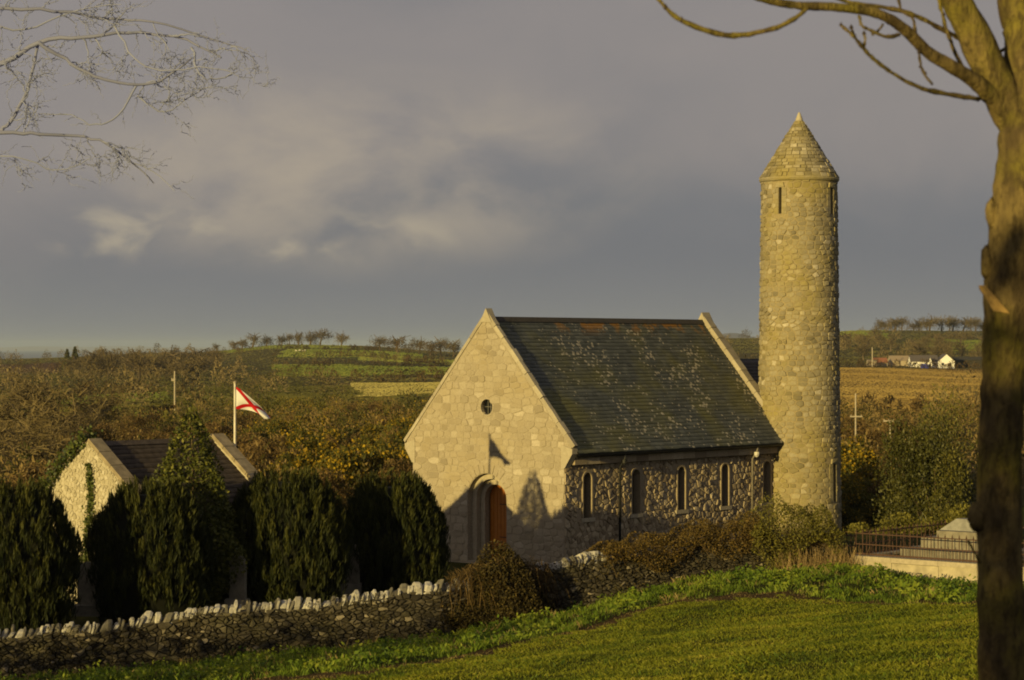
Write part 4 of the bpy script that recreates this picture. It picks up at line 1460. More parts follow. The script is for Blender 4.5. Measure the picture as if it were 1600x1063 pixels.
# hedge of bramble on the wall, then a greener bush towards the tower
def wall_hedge(name, x0, x1, n, mat, label, hfun, size, seed, drop=.75, t0=.5, thick=.34):
    r = np.random.default_rng(seed)
    s0, s1 = s_at_px(x0), s_at_px(x1)
    s = r.uniform(s0, s1, n)
    C = []
    for q in s:
        x, y = wxy(q); t, nn = wnorm(q)
        ends = min(1, (q - s0) / .35, (s1 - q) / .35)
        hh = hfun((q - s0) / (s1 - s0)) * max(.15, ends) * (1 + .22 * math.sin(q * 4.1 + seed) + .15 * math.sin(q * 9.3))
        v_ = r.uniform(-drop * (.6 + .4 * math.sin(q * 2.7 + seed)), 1)
        wd = thick * math.sqrt(max(0, 1 - max(0, v_) ** 2)) + .22
        side = r.normal(0, .5)
        C.append((x + nn.x * wd * (1 if side > -.2 else -1) * r.uniform(.55, 1.05), y + nn.y * wd * (1 if side > -.2 else -1) * r.uniform(.55, 1.05),
                  wtop(q) - .12 + hh * v_ if v_ > 0 else wtop(q) - .12 + v_))
    V, F = leaves(n, np.array(C), size, -.1, .6, r)
    mx_, my_ = wxy((s0 + s1) / 2)
    t = thing(name, (float(mx_), float(my_), float(wfoot((s0 + s1) / 2))), label, 'hedge')
    obj('foliage', leaf_mesh('foliage', V, F, t=np.clip(r.normal(t0, .24, n), 0, 1)), mat, t)
    g = Geo()
    for k in range(160):
        q = r.uniform(s0 + .1, s1 - .1); x, y = wxy(q); tt, nn = wnorm(q)
        p = Vector((x, y, wtop(q) - .3)) + nn * .25
        g.tube([p, p + nn * r.uniform(-.1, .3) + tt * r.normal(0, .2) + UP * r.uniform(.1, .35), p + nn * r.uniform(.0, .5) + tt * r.normal(0, .4) + UP * r.uniform(-.4, .6)], [.009, .006, .003], 3, float(r.uniform(.3, 1)), cap=False)
    obj('stem', g.mesh('stem'), M['bramble'], t)
M['ivy_brown'] = leaf_mat('rusty ivy leaves', [(0, (.035, .026, .008)), (.5, (.105, .072, .018)), (1, (.20, .13, .03))], .6, trans=.15)
M['ivy_olive'] = leaf_mat('olive hedge leaves', [(0, (.045, .045, .010)), (.5, (.130, .118, .022)), (1, (.21, .19, .034))], .6, trans=.2)
wall_hedge('bramble_hedge', 930, 1195, 17000, M['ivy_brown'], 'rusty brown hedge growing over the field wall below the church windows', lambda f: .32 + .10 * f, .052, 9, .6)
wall_hedge('ivy_bush', 1160, 1308, 14000, M['ivy_olive'], 'olive green bush covering the wall end at the tower foot', lambda f: .84 * math.sin(math.pi * (.18 + .74 * f)) ** .7, .052, 12, .95, .5, .55)
# dry stems below that bush
r = np.random.default_rng(8)
g = Geo()
e0 = wxy(s_at_px(1265))
dry = thing('dry_weed', (float(e0[0]), float(e0[1]) - .8, float(wfoot(s_at_px(1265)))), 'pale dry stems and seed heads at the foot of the olive bush', 'weeds')
for k in range(520):
    q = s_at_px(1195) + (WLEN + .35 - s_at_px(1195)) * r.uniform()
    x, y = wxy(min(q, WLEN)); tt, nn = wnorm(min(q, WLEN - .5))
    p = Vector((x + tt.x * max(0, q - WLEN), y, float(wfoot(min(q, WLEN))) - .03)) + nn * r.uniform(.32, .95)
    h = r.uniform(.2, .75)
    tip = p + UP * h + tt * r.normal(0, .12) + nn * r.normal(0, .12)
    g.tube([p, (p + tip) / 2 + nn * r.normal(0, .03), tip], [.006, .005, .003], 3, float(r.uniform(.4, 1)), cap=False)
obj('stem', g.mesh('stem'), leaf_mat('dry stalks', [(0, (.16, .10, .04)), (1, (.40, .29, .14))], .9), dry)

M['scrub_mix'] = leaf_mat('mixed winter scrub', [(0, (.018, .024, .006)), (.3, (.060, .058, .013)), (.55, (.120, .084, .025)), (1, (.22, .155, .062))], .85, .6, trans=.15)
# ------------------------------------------------------------------ shrubs and trees (kinds built once, then copied)
def bush_meshes(seed, R_, H, n, size, flower=0.0, up=.3, asp=.4, stem=True, t0=.5, fill=.6):
    r = np.random.default_rng(seed)
    nc = 16
    cc = rnd_dir(nc, r); cc[:, 2] = np.abs(cc[:, 2]); cc *= r.uniform(.25, .72, (nc, 1))
    cr_ = r.uniform(.24, .46, nc)
    k = r.integers(0, nc, n)
    d_ = rnd_dir(n, r)
    d_[:, 2] = np.where(d_[:, 2] < -.35, -d_[:, 2], d_[:, 2])
    C = cc[k] + d_ * (cr_[k] * r.uniform(fill, 1.0, n))[:, None]
    tone = .16 * r.normal(size=nc)
    C = C * np.array([R_, R_, H]); C[:, 2] = np.abs(C[:, 2]) + .05
    V, F = leaves(n, C, size, up, asp, r, out=d_ * .6)
    fol = leaf_mesh('foliage', V, F, t=np.clip(t0 + tone[k] + r.normal(0, .16, n) + .25 * d_[:, 2] - .1, 0, 1))
    fl = None
    if flower:
        sel = np.where((r.uniform(size=n) < flower * (1.6 * (tone[k] > 0) + .35)) & (d_[:, 2] > -.2))[0]
        C2 = C[sel] + d_[sel] * .04
        V2, F2 = leaves(len(sel), C2, size * .75, .2, .8, r)
        fl = leaf_mesh('flowers', V2, F2)
    g = Geo()
    for q in range(nc if stem else 0):
        e = cc[q] * np.array([R_, R_, H])
        g.tube([(0, 0, -.2), (e[0] * .4 + r.normal(0, .05), e[1] * .4, e[2] * .5), tuple(e)], [.05, .03, .01], 4, float(r.uniform()), cap=False)
    return fol, fl, (g.mesh('stem') if stem else None)

def place_bush(name, meshes, mats, loc, label, cat, group, rz, sc):
    t = thing(name, loc, label, cat, group, rz, sc)
    obj('foliage', meshes[0], mats[0], t, loc=(0, 0, 0))
    if meshes[1] is not None: tag(obj('bloom', meshes[1], mats[1], t, loc=(0, 0, 0)), kind='stuff')
    if meshes[2] is not None: obj('stem', meshes[2], M['bark'], t, loc=(0, 0, 0))
    return t

def bare_tree(seed, H, spread=.5, levels=4, kids=(5, 5, 5, 4), r0=None, up=.35, trunk_f=.35, rmin=0.0):
    """Winter tree: trunk and limbs in one mesh, twigs in another."""
    r = random.Random(seed)
    tr, tw_ = Geo(), Geo()
    r0 = r0 or H * .022
    def grow(p, d, ln, rad, lev):
        n_ = 4 if lev < 2 else 3
        pts_ = [p]; q = p; dd = d
        for i in range(n_ - 1):
            dd = (dd + Vector((r.gauss(0, .16), r.gauss(0, .16), r.gauss(0, .12) + up * .12))).normalized()
            q = q + dd * (ln / (n_ - 1)); pts_.append(q)
        rads = [max(rmin if lev > 1 else 0, rad * (1 - .5 * i / (n_ - 1))) for i in range(n_)]
        (tr if lev < 2 else tw_).tube(pts_, rads, 6 if lev == 0 else (4 if lev == 1 else 3), r.uniform(.2, .9), cap=False)
        if lev >= levels: return
        for c_ in range(kids[lev]):
            f = r.uniform(.35, 1.0) if lev else r.uniform(.45, 1.0)
            k = min(n_ - 2, int(f * (n_ - 1)))
            base = pts_[k].lerp(pts_[k + 1], f * (n_ - 1) - k)
            nd_ = (dd * (1 - spread) + Vector((r.gauss(0, 1), r.gauss(0, 1), r.gauss(.15, .6))).normalized() * (spread + .25)).normalized()
            grow(base, nd_, ln * r.uniform(.5, .78), rad * .45, lev + 1)
    grow(Vector((0, 0, -.3)), Vector((0, 0, 1)), H * trunk_f + .3, r0, 0)
    zmax = max(v_.z for v_ in tw_.V)
    k = H / zmax
    for G_ in (tr, tw_): G_.V = [Vector((v_.x * k, v_.y * k, v_.z * k)) for v_ in G_.V]
    return tr.mesh('trunk'), tw_.mesh('crown')

def on_ground(x, d):
    X = (x - 800) / FPX * d
    return (X, d, float(ground_z(np.array([X]), np.array([d]))[0]))

def far_tree(seed, H):
    tr_, _ = bare_tree(seed, H, .5, 2, (7, 5, 0, 0), r0=.20, trunk_f=.30, up=.5)
    r = np.random.default_rng(seed); n = 900
    nb = 9; cb = rnd_dir(nb, r) * r.uniform(.2, .9, (nb, 1)) * np.array([.42, .42, .32]) * H * r.uniform(.8, 1.15) + np.array([0, 0, .46 * H]); rb = r.uniform(.16, .30, nb) * H
    k = r.integers(0, nb, n); dd = rnd_dir(n, r)
    C = cb[k] + dd * (rb[k] * r.uniform(.3, 1.0, n))[:, None]
    C[:, 2] = np.clip(C[:, 2], .08 * H, H)
    D = unit(dd * .9 + r.normal(size=(n, 3)) * .5 + np.array([0, 0, .35])); Wd = unit(np.cross(D, rnd_dir(n, r)))
    L = H * .10 * r.uniform(.6, 1.4, n)
    V, F = quads(C, D, Wd, L, L * .13)
    return tr_, leaf_mesh('crown', V, F, r)
TREES = [far_tree(100 + i, 10) for i in range(6)] or [bare_tree(100 + i, 10, .42 + .06 * i, 4, (6, 5, 5, 4), r0=.17, trunk_f=.17 + .04 * (i % 2), rmin=.032, up=.6) for i in range(4)]
SHRUBT = [bare_tree(200 + i, 5, .5, 4, (7, 5, 5, 4), r0=.07, trunk_f=.22, rmin=.011) for i in range(3)]
def place_tree(kind, k, x, d, H, label, group, name='bare_tree'):
    src, h0 = (TREES, 10) if kind == 'tree' else (SHRUBT, 5)
    t = thing(name, on_ground(x, d), label, 'tree', group, RN.uniform(0, 6.28), (H / h0 * RN.uniform(1.0, 1.7), H / h0 * RN.uniform(1.0, 1.7), H / h0))
    a_, b_ = src[k % len(src)]
    obj('trunk', a_, M['bark'], t, loc=(0, 0, 0)); obj('crown', b_, M['twig'], t, loc=(0, 0, 0))

GB_A = [bush_meshes(300 + i, 1.5, 1.9, 2600, .17, .20, .3, .35) for i in range(3)]
GB_B = [bush_meshes(320 + i, 1.5, 2.0, 2400, .17, .0, .3, .30, t0=.5) for i in range(3)]
# skyline trees, left hill
ORD = ['first', 'second', 'third', 'fourth', 'fifth', 'sixth', 'seventh', 'eighth', 'ninth', 'tenth', 'eleventh', 'twelfth', 'thirteenth', 'fourteenth', 'fifteenth', 'sixteenth', 'seventeenth', 'eighteenth']
for i_, (x, H) in enumerate(((338, 9), (366, 8), (379, 9), (394, 11), (416, 9), (440, 9), (453, 9), (467, 13), (484, 11), (500, 13), (533, 11))):
    place_tree('tree', RN.randrange(4), x, 1800 if x > 350 else 1750, H * RN.uniform(.85, 1.35), ORD[i_] + ' bare tree from the left on the skyline of the left hill', 'bare trees along the left skyline')
for i_, (x, H) in enumerate(((595, 13), (622, 14), (655, 14), (672, 12), (690, 15), (708, 14))):
    place_tree('tree', RN.randrange(4), x, 1500 + RN.uniform(-60, 60), H, ORD[i_] + ' bare tree from the left along the ridge left of the church gable', 'bare trees beside the church gable')
for i_, x in enumerate((1374, 1381, 1396, 1402, 1411, 1428, 1436, 1449, 1454, 1470, 1483, 1490, 1503, 1519, 1526, 1538)):
    place_tree('tree', RN.randrange(4), x + RN.uniform(-2, 2), 1800 + RN.uniform(-60, 40), RN.uniform(9, 15), ORD[i_] + ' bare tree from the left on the hilltop above the white farm', 'bare trees on the right hilltop')
for k in range(34):
    x = RN.uniform(120, 350); d = RN.uniform(820, 1300)
    place_tree('tree', k, x, d, RN.uniform(9, 14), 'brown leafless tree in the wood on the left slope', 'leafless trees of the left wood')
for k in range(20):
    x = RN.uniform(1315, 1540); d = RN.uniform(1090, 1450)
    place_tree('tree', k, x, d, RN.uniform(9, 13), 'brown leafless tree in the wood behind the white farm', 'leafless trees behind the farm')
for k, (x, d, H) in enumerate(((150, 260, 6), (115, 200, 4.5), (85, 215, 6), (70, 320, 7.5), (55, 190, 5.5), (40, 240, 6.5), (25, 300, 7), (16, 170, 5.2), (5, 140, 4.0))):
    place_tree('shrub', k, x, d, H, 'bare thicket tree at the left edge, ' + ORD[k] + ' of them from the right', 'bare thicket trees at the left edge', 'thicket_tree')
# dark pair of conifers on the left
def conifer(seed, H):
    r = np.random.default_rng(seed); n = 700
    t_ = r.uniform(0, 1, n); a_ = r.uniform(0, 6.28, n)
    rad = H * .28 * (1 - t_) ** .8 * r.uniform(.5, 1, n) + .1
    C = np.stack([np.cos(a_) * rad, np.sin(a_) * rad, t_ * H + .4], 1)
    V, F = leaves(n, C, H * .12, -.2, .5, r)
    return leaf_mesh('crown', V, F)
for x, d, H in ((105, 1180, 11), (117, 1190, 12)):
    t = thing('conifer', on_ground(x, d), 'dark conifer of the pair standing out on the far left slope', 'tree', 'pair of dark conifers', RN.uniform(0, 6))
    obj('crown', conifer(int(x), H), M['evergreen'], t, loc=(0, 0, 0))
    g = Geo(); g.tube([(0, 0, -.2), (0, 0, H * .8)], [.2, .05], 5); obj('trunk', g.mesh('trunk'), M['bark'], t, loc=(0, 0, 0))
# gorse and scrub individuals beyond the churchyard
placed = []
def free(x, d, gap):
    X = (x - 800) / FPX * d
    for (a_, b_) in placed:
        if (a_ - X) ** 2 + (b_ - d) ** 2 < gap * gap: return False
    placed.append((X, d)); return True
cnt = 0
for _ in range(900):
    if cnt >= 85: break
    x = RN.uniform(400, 690); d = 104 + 190 * RN.random() ** 1.3
    if not free(x, d, 2.3): continue
    k = RN.randrange(3)
    if RN.random() < .72:
        place_bush('gorse_bush', GB_A[k], (M['gorse'], M['gorse_flower']), on_ground(x, d), 'yellow flowering gorse bush on the slope left of the church', 'bush', 'gorse on the slope left of the church', RN.uniform(0, 6), RN.uniform(.8, 1.4))
    else:
        place_bush('scrub_bush', GB_B[k], (M['bramble'], None), on_ground(x, d), 'brown scrub bush among the gorse left of the church', 'bush', 'brown scrub among the gorse', RN.uniform(0, 6), RN.uniform(.8, 1.4))
    cnt += 1
cnt = 0
for _ in range(600):
    if cnt >= 40: break
    x = RN.uniform(-20, 400); d = 100 + 200 * RN.random() ** 1.2
    if not free(x, d, 2.8): continue
    k = RN.randrange(3)
    place_bush('scrub_bush', GB_B[k], (M['scrub_mix'] if RN.random() < .65 else M['evergreen'], None), on_ground(x, d), 'bush of the brown scrub behind the low house', 'bush', 'scrub behind the low house', RN.uniform(0, 6), RN.uniform(.9, 1.5))
    cnt += 1
for i_, (x, d, sc, kind) in enumerate(((1328, 100, 1.1, 0), (1345, 98, 1.0, 0), (1322, 112, 1.2, 0), (1365, 108, 1.1, 0), (1340, 125, 1.2, 0), (1318, 93.5, .75, 0), (1385, 99, 1.0, 1), (1410, 120, 1.2, 1), (1360, 140, 1.3, 1), (1330, 160, 1.4, 1), (1400, 170, 1.5, 1), (1372, 96, .8, 0))):
    if kind == 0: place_bush('gorse_bush', GB_A[int(x) % 3], (M['gorse'], M['gorse_flower']), on_ground(x, d), ORD[sorted((1318, 1322, 1328, 1340, 1345, 1365, 1372)).index(x)] + ' gorse bush from the tower towards the large dark shrub', 'bush', 'gorse right of the tower', RN.uniform(0, 6), sc)
    else: place_bush('scrub_bush', GB_B[int(x) % 3], (M['bramble'], None), on_ground(x, d), ORD[sorted((1330, 1360, 1385, 1400, 1410)).index(x)] + ' brown scrub bush from the left on the slope right of the tower', 'bush', 'scrub right of the tower', RN.uniform(0, 6), sc)
# large evergreen shrub on the right
r = np.random.default_rng(44)
big_m = bush_meshes(401, 2.7, 4.2, 30000, .085, .0, .25, .5, True, .5, .35)
bc = on_ground(1462, 84.0)
place_bush('evergreen_shrub', big_m, (M['evergreen'], None), (bc[0], bc[1], bc[2] - .3), 'large rounded dark evergreen shrub behind the grave plot', 'shrub', None, .4, (1.10, 1.10, 1.60))
low_m = bush_meshes(405, 1.5, 1.5, 4500, .11, .0, .25, .5, True, .55, .4)
for x, d, sc, lab in ((1395, 80, .9, 'low olive shrub at the left foot of the large evergreen shrub'), (1352, 84, .8, 'low olive shrub in the shade behind the tower'), (1500, 78, 1.0, 'low olive shrub right of the large evergreen, behind the tomb')):
    place_bush('low_shrub', low_m, (M['ivy_olive'], None), on_ground(x, d), lab, 'shrub', 'low shrubs behind the grave plot', RN.uniform(0, 6), sc)
mound_m = bush_meshes(407, .95, .62, 2600, .09, .0, .2, .3, True, .7, .5)
pm = pl(1.9, 3.2, 1.25)
place_bush('grave_bush', mound_m, (M['bramble'], None), tuple(pm), 'rounded orange brown bush on a grave inside the railings', 'bush', None, 0, 1.0)
pm = pl(.9, 1.7, 1.2)
place_bush('grave_bush', mound_m, (M['bramble'], None), tuple(pm), 'small dry bush in the near left corner of the grave plot', 'bush', None, 2, .62)

# ------------------------------------------------------------------ the mass of far scrub and woodland
def in_field(X, Y, pad=0):
    px = 800 + X / Y * FPX
    wob = 14 * np.sin(Y * .013 + 1) + 6 * np.sin(Y * .05)
    hit = np.zeros(X.shape, bool)
    for (x0, x1), (d0, d1), col in FIELDS:
        e = 18 * np.sin(px * .011 + d0) * (d0 / 1000)
        hit |= (px > x0 + wob + 2) & (px < x1 + wob - 2) & (Y > d0 + e + 4) & (Y < d1 + e - 4)
    return hit
def scatter_mass(name, n, xr, dr, size, height, per, leaf, seed, mat, label, cat, t0=.5, up=.5, asp=.12, keep=None):
    r = np.random.default_rng(seed)
    parts = []; tt = []
    x = r.uniform(xr[0], xr[1], n); d = np.sqrt(r.uniform(dr[0] ** 2, dr[1] ** 2, n))
    X = (x - 800) / FPX * d
    ok = ~in_field(X, d)
    if keep is not None: ok &= keep(x, d, r)
    X, d = X[ok], d[ok]
    Z = ground_z(X, d)
    n = len(X)
    s = r.uniform(size[0], size[1], n); h = r.uniform(height[0], height[1], n)
    k = np.repeat(np.arange(n), per); m_ = len(k)
    dd = rnd_dir(m_, r); dd[:, 2] = np.abs(dd[:, 2])
    rad = r.uniform(.35, 1.0, m_) ** .6
    lump_ = 1 + .25 * np.sin(dd[:, 0] * 5 + k) * np.sin(dd[:, 2] * 6 + k * 1.7)
    C = np.stack([X[k] + dd[:, 0] * s[k] * rad * lump_, d[k] + dd[:, 1] * s[k] * rad * lump_, Z[k] + h[k] * (.12 + .88 * dd[:, 2] * rad * lump_)], 1)
    D = unit(dd * .8 + r.normal(size=(m_, 3)) * .6 + np.array([0, 0, up]))
    Wd = unit(np.cross(D, rnd_dir(m_, r)))
    L = leaf * h[k] * r.uniform(.6, 1.3, m_)
    V, F = quads(C, D, Wd, L, L * asp)
    tone = r.normal(0, .27, n)
    o = obj(name, leaf_mesh(name, V, F, t=np.clip(t0 + tone[k] + r.normal(0, .13, m_), 0, 1)), mat)
    tag(o, label, cat, kind='stuff')
hide = lambda x, d, r: ~((x > 705) & (x < 1130)) & ~((x > 1185) & (x < 1312) & (d < 1e9) & (x > 1195) & (x < 1300))
scatter_mass('scrub', 1000, (-120, 1750), (104, 360), (1.1, 2.6), (1.1, 2.9), 170, .11, 51, M['scrub_mix'], 'mass of brown winter scrub beyond the churchyard', 'scrub', .45, .4, .45,
             lambda x, d, r: hide(x, d, r) & ~((x < 200) & (d < 110)))
scatter_mass('olive_scrub', 560, (-120, 1750), (190, 900), (1.4, 4.6), (1.6, 5.2), 300, .065, 52, M['evergreen'], 'olive green evergreen scrub scattered over the slopes', 'scrub', .5, .3, .4, lambda x, d, r: hide(x, d, r) & ~((x > 500) & (x < 720) & (d > 380)))
scatter_mass('gorse_scrub', 420, (250, 700), (150, 430), (1.0, 2.0), (1.2, 2.2), 80, .2, 53, M['gorse'], 'far gorse scrub on the slope', 'scrub', .6, .3, .4, lambda x, d, r: hide(x, d, r) & ~((x > 530) & (d > 320)))
scatter_mass('gorse_bloom', 300, (300, 690), (120, 420), (1.0, 1.8), (1.2, 2.3), 26, .13, 54, M['gorse_flower'], 'yellow gorse bloom on the far slope', 'scrub', .4, .3, .6,
             lambda x, d, r: hide(x, d, r) & ~((x > 530) & (d > 320)) & (r.uniform(size=x.shape) < np.where((x > 430) & (d < 330), 1.0, .5)))
scatter_mass('woodland', 1250, (-200, 1800), (300, 1950), (2.6, 5.2), (4.0, 8.5), 230, .13, 55, M['twig'], 'brown leafless woodland and hedges over the far slopes', 'woodland', .45, .25, .34,
             lambda x, d, r: hide(x, d, r) & ~((x > 520) & (x < 720) & (d > 310) & (d < 905)) & ~((x > 400) & (x < 720) & (d > 620) & (r.uniform(size=x.shape) < .8)) & ~((x > 330) & (x < 700) & (d > 880) & (r.uniform(size=x.shape) < .82)) & (r.uniform(size=x.shape) < np.where(d > 1350, .28, np.where((x > 1300) & (d > 980) & (d < 1085), 0.0, .8))))
def far_grass(name, sel, seed, n, h, w, mat, label):
    r = np.random.default_rng(seed); Vs = []
    for (x0, x1), (d0, d1), col in sel:
        x = r.uniform(max(x0, -60), min(x1, 1620), n); d = np.sqrt(r.uniform(d0 ** 2, d1 ** 2, n))
        X = (x - 800) / FPX * d
        px = x; wob = 14 * np.sin(d * .013 + 1) + 6 * np.sin(d * .05); e = 18 * np.sin(px * .011 + d0) * (d0 / 1000)
        ok = (px > x0 + wob) & (px < x1 + wob) & (d > d0 + e) & (d < d1 + e) & ~((px > 720) & (px < 1130))
        if col is None: ok &= ~in_field(X, d)
        X, d = X[ok], d[ok]; Z = ground_z(X, d)
        k = len(X); a_ = r.normal(0, .6, k); hh_ = h * r.uniform(.5, 1.2, k); ww = w * r.uniform(.6, 1.3, k)
        V = np.empty((k, 4, 3)); cx, sx = np.cos(a_) * ww, np.sin(a_) * ww
        for q, (s_, zz) in enumerate(((-1, 0), (1, 0), (.8, 1), (-.8, 1))):
            V[:, q, 0] = X + s_ * cx; V[:, q, 1] = d + s_ * sx + zz * .1; V[:, q, 2] = Z - .1 + zz * hh_
        Vs.append(V.reshape(-1, 3))
    V = np.concatenate(Vs); F = np.arange(len(V)).reshape(-1, 4)
    tn = np.clip(.5 + .22 * np.sin(V[::4, 0] * .02) * np.sin(V[::4, 1] * .013) + r.normal(0, .16, len(F)), 0, 1)
    tag(obj(name, mesh_of(name, V, F, np.repeat(tn, 4)), mat), label, 'grass', kind='stuff')
M['stubble'] = leaf_mat('stubble stalks', [(0, (.23, .155, .046)), (.5, (.28, .195, .060)), (1, (.33, .24, .078))], .9, trans=.1)
M['pale_stubble'] = leaf_mat('pale stubble stalks', [(0, (.25, .215, .070)), (1, (.35, .305, .11))], .9, trans=.1)
M['far_pasture'] = leaf_mat('far pasture grass', [(0, (.08, .10, .018)), (.5, (.135, .16, .030)), (1, (.20, .19, .045))], .8, trans=.1)
M['rough_far'] = leaf_mat('rough far grass', [(0, (.048, .046, .013)), (.5, (.085, .080, .022)), (1, (.14, .115, .038))], .9, trans=.1)
far_grass('rough_pasture', [((-60, 720), (240, 700), None), ((-60, 720), (700, 1950), None), ((1130, 1620), (1000, 1950), None)], 704, 17000, .32, .6, M['rough_far'], 'rough winter grass between the hedges of the far slopes')
far_grass('stubble', FIELDS[:1], 701, 110000, .16, .22, M['stubble'], 'golden brown stubble of the field below the farm')
far_grass('pale_stubble', FIELDS[1:2], 702, 30000, .22, .3, M['pale_stubble'], 'pale straw stubble of the field left of the church')
far_grass('far_pasture', [f_ for f_ in FIELDS[2:] if f_[2][1] > f_[2][0] * .9], 703, 7000, .35, .55, M['far_pasture'], 'green grass of the far pastures')

# hedges along field edges
def hedge_line(pts_, seed, h, mat):
    r = np.random.default_rng(seed); out = []
    for (x0, d0), (x1, d1) in zip(pts_[:-1], pts_[1:]):
        A = np.array(on_ground(x0, d0)[:2]); B = np.array(on_ground(x1, d1)[:2])
        L = np.linalg.norm(B - A); n = int(L / 2.2) + 1
        f = r.uniform(0, 1, n)
        out.append(A + np.outer(f, B - A) + r.normal(0, .7, (n, 2)))
    return np.concatenate(out)
HEDGES = [([(345, 1560), (470, 1545), (650, 1570)], 3), ([(430, 1330), (560, 1345), (700, 1250)], 3.5), ([(430, 1140), (560, 1150), (700, 1200)], 3), ([(430, 895), (560, 900), (700, 905)], 3.5),
          ([(555, 775), (700, 780)], 3.2), ([(1310, 990), (1420, 992), (1545, 960)], 3.2), ([(1312, 1490), (1400, 1500)], 3), ([(1440, 1250), (1560, 1255)], 3), ([(1440, 1570), (1560, 1575)], 3),
          ([(350, 1812), (430, 1806)], 3.5), ([(430, 1806), (520, 1808)], 7), ([(575, 1520), (720, 1510)], 8), ([(1365, 1810), (1450, 1806)], 8), ([(1450, 1806), (1550, 1806)], 10), ([(150, 1500), (345, 1560)], 5), ([(0, 1250), (340, 1220)], 4), ([(60, 605), (250, 606)], 3), ([(60, 515), (250, 518)], 3), ([(1330, 330), (1540, 318)], 2.6), ([(210, 322), (340, 326)], 1.6)]
pts_all = []; hh = []
for k, (pp, h) in enumerate(HEDGES):
    q = hedge_line(pp, 600 + k, h, None); pts_all.append(q); hh.append(np.full(len(q), h))
pts_all = np.concatenate(pts_all); hh = np.concatenate(hh)
r = np.random.default_rng(66)
Z = ground_z(pts_all[:, 0], pts_all[:, 1])
k = np.repeat(np.arange(len(pts_all)), 70); m_ = len(k)
dd = rnd_dir(m_, r); dd[:, 2] = np.abs(dd[:, 2])
hv = hh * r.uniform(.7, 1.35, len(hh))
C = np.stack([pts_all[k, 0] + dd[:, 0] * 1.6, pts_all[k, 1] + dd[:, 1] * 1.6, Z[k] + dd[:, 2] * hv[k]], 1)
D = unit(dd + r.normal(size=(m_, 3)) * .6 + np.array([0, 0, .4])); Wd = unit(np.cross(D, rnd_dir(m_, r)))
L = r.uniform(.5, 1.1, m_)
V, F = quads(C, D, Wd, L, L * .3)
tn = r.normal(0, .2, len(pts_all))
tag(obj('hedgerow', leaf_mesh('hedgerow', V, F, t=np.clip(.4 + tn[k] + r.normal(0, .12, m_), 0, 1)), M['bramble']), 'dark hedgerows dividing the far fields', 'hedgerow', kind='stuff')

# ------------------------------------------------------------------ farm on the right
FDm = 1000.0
def fp(x, dz=0, d=FDm):
    X, Y, Z_ = on_ground(x, d); return Vector((X, Y, Z_ + dz))
def gabled(name, x0, x1, d, depth, wall_h, rise, wmat, rmat, label, gable_front=False, cat='building', zoff=0.0):
    A = fp(x0, 0, d); B = fp(x1, 0, d)
    z0 = min(A.z, B.z) - .5 + zoff; L = B.x - A.x
    t = thing(name, (A.x, d, z0), label, cat)
    w, rf = Geo(), Geo()
    zt = z0 + .5 + wall_h
    w.box((A.x, d, z0), (L, 0, 0), (0, depth, 0), (0, 0, zt - z0))
    if gable_front:
        w.add([(A.x, d, zt), (A.x + L, d, zt), (A.x + L / 2, d, zt + rise), (A.x, d + depth, zt), (A.x + L, d + depth, zt), (A.x + L / 2, d + depth, zt + rise)], [(0, 1, 2), (3, 5, 4)])
        for s_, xa in ((-1, A.x - .3), (1, A.x + L + .3)):
            xm = A.x + L / 2
            zz = zt - rise * .3 / (L / 2)
            rf.add([(xa, d - .2, zz), (xa, d + depth + .2, zz), (xm, d + depth + .2, zt + rise + .12), (xm, d - .2, zt + rise + .12), (xa, d - .2, zz - .15), (xm, d - .2, zt + rise - .03)], [(0, 1, 2, 3), (0, 3, 5, 4)])
    else:
        w.add([(A.x, d, zt), (A.x, d + depth, zt), (A.x, d + depth / 2, zt + rise), (A.x + L, d, zt), (A.x + L, d + depth, zt), (A.x + L, d + depth / 2, zt + rise)], [(0, 1, 2), (3, 5, 4)])
        for yy in (d - .3, d + depth + .3):
            rf.add([(A.x - .2, yy, zt - .1), (A.x + L + .2, yy, zt - .1), (A.x + L + .2, d + depth / 2, zt + rise + .12), (A.x - .2, d + depth / 2, zt + rise + .12)], [(0, 1, 2, 3)])
    obj('wall', w.mesh('wall'), wmat, t); r_ = obj('roof', rf.mesh('roof'), rmat, t)
    return t, r_, zt
dkwin = plain('dark far window', (.03, .03, .035), .3)
shed_roof = plain('weathered sheet roof', (.34, .26, .16), .8); red_roof = plain('rusty red roof', (.30, .12, .06), .85); farm_stone = plain('farm stone', (.34, .28, .19), .95)
t, r_, zt = gabled('farmhouse', 1466, 1491.5, 1000, 9, 3.2, 2.9, M['render_white'], M['slate_far'], 'white gabled farmhouse, tallest of the farm buildings on the far right', True)
def wrect(parent, name, x, z, w, h, d, mat):
    g = Geo(); q = fp(x, z, d); g.box((q.x - w / 2, d - .12, q.z), (w, 0, 0), (0, .1, 0), (0, 0, h)); return obj(name, g.mesh(name), mat, parent)
wrect(t, 'window', 1473, 1.2, 1.1, 1.1, 1000, dkwin); wrect(t, 'window', 1484, .8, 1.5, 1.5, 1000, dkwin)
t, r_, zt = gabled('farm_wing', 1423, 1466, 1002, 7, 2.7, 2.6, M['render_white'], M['slate_far'], 'long white farm wing with dark roof left of the tall gable')
wrect(t, 'window', 1430, 1.1, 1.0, .9, 1002, dkwin); wrect(t, 'window', 1461, 1.0, 1.0, 1.0, 1002, dkwin)
t, r_, zt = gabled('farm_porch', 1449.5, 1456.5, 996, 4, 2.6, 1.9, M['render_white'], M['slate_far'], 'small white gabled porch in front of the farm wing', True)
wrect(t, 'door', 1453, .0, .8, 1.8, 996, dkwin)
